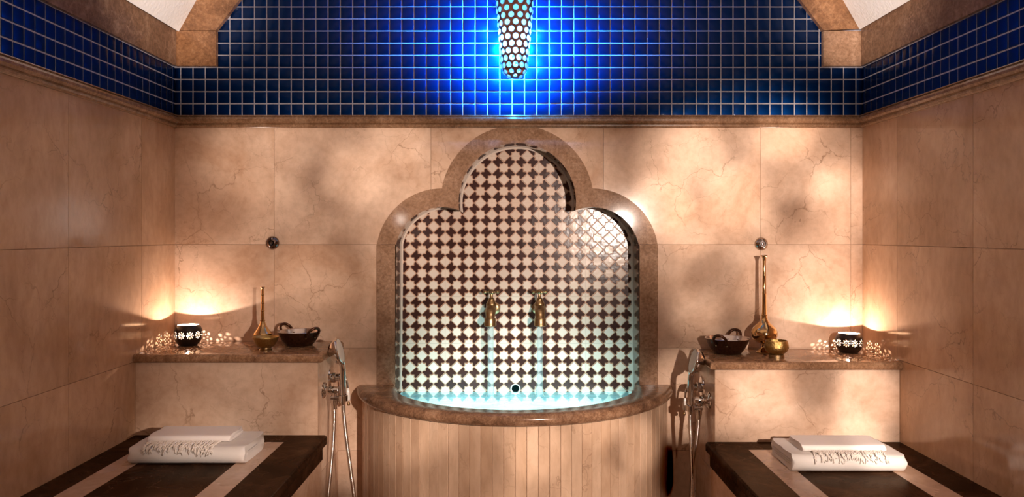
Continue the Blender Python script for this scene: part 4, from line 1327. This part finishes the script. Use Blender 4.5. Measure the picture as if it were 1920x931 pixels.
def stream(px, label):
    d = DN - 0.105
    zt = Z(604, d) + 0.004
    b = bmesh.new()
    h = zt - ZW
    prof = [(0.0120, 0), (0.0125, -h * 0.2), (0.0118, -h * 0.5), (0.0122, -h * 0.8), (0.0150, -h * 0.96), (0.020, -h + 0.0015)]
    lathe(b, prof, 24)
    o = link('water_stream', b, M['stream'], smooth=True)
    o.location = (X(px, d), d, zt)
    tag(o, label, 'water stream', 'streams falling from the taps')
    return o
stream(920, 'clear water stream falling from the tap nearer the shorter sprinkler')
stream(1012, 'clear water stream falling from the tap nearer the tall sprinkler')

# ------------------------------------------------------------------ pendant
dp = 3.03
px_ = X(965, dp); zb = Z(147.5, dp)
pend = thing('pendant_lamp', 'tapering copper pendant lamp studded with glowing round glass beads', 'lamp', (px_, dp, zb))
def prad(h):
    if h < 0.05: return 0.050 * math.sqrt(max(0.0, 1 - ((0.05 - h) / 0.05) ** 2))
    if h < 0.62: return 0.050 + (h - 0.05) * 0.088
    return max(0.02, 0.100 - (h - 0.62) * 0.5)
rows = [(0.0075, 6, 0.0085), (0.0225, 9, 0.0095)]
h = 0.046
while h < 0.60:
    rows.append((h, 12, 0.0112)); h += 0.0268
spots_ = []
for row, (h, cnt, br) in enumerate(rows):
    for q in range(cnt):
        spots_.append((2 * PI * (q + (0.5 if row % 2 else 0.0)) / cnt - PI / 2 + 0.06, h, br))
NSG, NRG = 240, 200
b = bmesh.new()
hs_ = [0.05 * (1 - math.cos(q / 24 * PI / 2)) for q in range(1, 25)] + [0.05 + 0.57 * q / (NRG - 24) for q in range(1, NRG - 23)]
G_ = [[b.verts.new((prad(hh) * math.cos(2 * PI * j / NSG), prad(hh) * math.sin(2 * PI * j / NSG), hh)) for j in range(NSG)] for hh in hs_]
hole_by_col = {}
for (a, hh, br) in spots_:
    r = prad(hh)
    for j in range(NSG):
        aa = 2 * PI * (j + 0.5) / NSG
        d_ = (aa - a + PI) % (2 * PI) - PI
        if abs(d_ * r) < br: hole_by_col.setdefault(j, []).append((d_ * r, hh, br * 0.86, r))
for i in range(len(hs_) - 1):
    hm = (hs_[i] + hs_[i + 1]) / 2; rm_ = prad(hm)
    for j in range(NSG):
        cut = False
        for (dx, hh, br, r) in hole_by_col.get(j, ()):
            dz = math.hypot(hm - hh, (rm_ - r))
            if dx * dx + dz * dz < br * br: cut = True; break
        if cut: continue
        jn = (j + 1) % NSG
        b.faces.new((G_[i][j], G_[i][jn], G_[i + 1][jn], G_[i + 1][j]))
bmesh.ops.delete(b, geom=[v for v in b.verts if not v.link_faces], context='VERTS')
b.verts.ensure_lookup_table()
b.faces.new([v for v in G_[0] if v.is_valid])
lathe(b, [(prad(0.62), 0.62), (0.085, 0.65), (0.05, 0.69), (0.012, 0.70), (0, 0.70)], 64)
smooth_by_angle(link('copper_shell', b, M['pendantcopper'], pend), 60)
spot('pendant_bulb', (px_, dp, Z(70, dp)), (px_, D, Z(70, dp) + 0.022), 760, (0.015, 0.29, 1.0), 170, 0.2, 0.02)
b = bmesh.new()
zc = 2.80 - zb
tube(b, [(0, 0, 0.695), (0, 0, zc)], 0.005, 10)
link('hanging_rod', b, M['pendantcopper'], pend)
# glass beads set in the holes, lit from within: rows near the bulb glow most
bulb_h = Z(70, dp) - zb
bead_mats = {}
def bead_mat(s):
    key = round(s, 1)
    if key not in bead_mats:
        m = bpy.data.materials.new('glass_bead'); m.use_nodes = True
        n = m.node_tree.nodes; k = m.node_tree.links; n.clear()
        o = n.new('ShaderNodeOutputMaterial')
        tr = n.new('ShaderNodeBsdfTransparent'); tr.inputs[0].default_value = (0.75, 0.92, 1.0, 1)
        em = n.new('ShaderNodeEmission'); em.inputs[0].default_value = (0.16, 0.56, 1.0, 1); em.inputs[1].default_value = key
        gl = n.new('ShaderNodeBsdfGlossy'); gl.inputs['Roughness'].default_value = 0.08
        m1 = n.new('ShaderNodeMixShader'); m1.inputs[0].default_value = 0.4
        k.new(tr.outputs[0], m1.inputs[1]); k.new(em.outputs[0], m1.inputs[2])
        m2 = n.new('ShaderNodeMixShader'); m2.inputs[0].default_value = 0.08
        k.new(m1.outputs[0], m2.inputs[1]); k.new(gl.outputs[0], m2.inputs[2])
        k.new(m2.outputs[0], o.inputs[0])
        bead_mats[key] = m
    return bead_mats[key]
bead_mesh = {}
def bead_me(s, r):
    key = (round(s, 1), round(r, 4))
    if key not in bead_mesh:
        bm = bmesh.new(); lathe(bm, [(0, 0.0032), (r * 0.5, 0.0028), (r * 0.85, 0.0016), (r, 0.0)], 14)
        bmesh.ops.recalc_face_normals(bm, faces=bm.faces)
        me = bpy.data.meshes.new('bead'); bm.to_mesh(me); bm.free()
        for p in me.polygons: p.use_smooth = True
        me.materials.append(bead_mat(s)); bead_mesh[key] = me
    return bead_mesh[key]
for (a, h, br) in spots_:
    s = 0.8 + 14.0 / (1 + ((h - bulb_h) / 0.055) ** 2) ** 1.3
    r = prad(h)
    sl = (prad(h + 0.002) - prad(h - 0.002)) / 0.004
    nrm = Vector((math.cos(a), math.sin(a), -sl)).normalized()
    o = inst('bead', bead_me(s, br), Vector((r * math.cos(a), r * math.sin(a), h)) + nrm * 0.0006, pend)
    o.rotation_mode = 'QUATERNION'; o.rotation_quaternion = Vector((0, 0, 1)).rotation_difference(nrm)
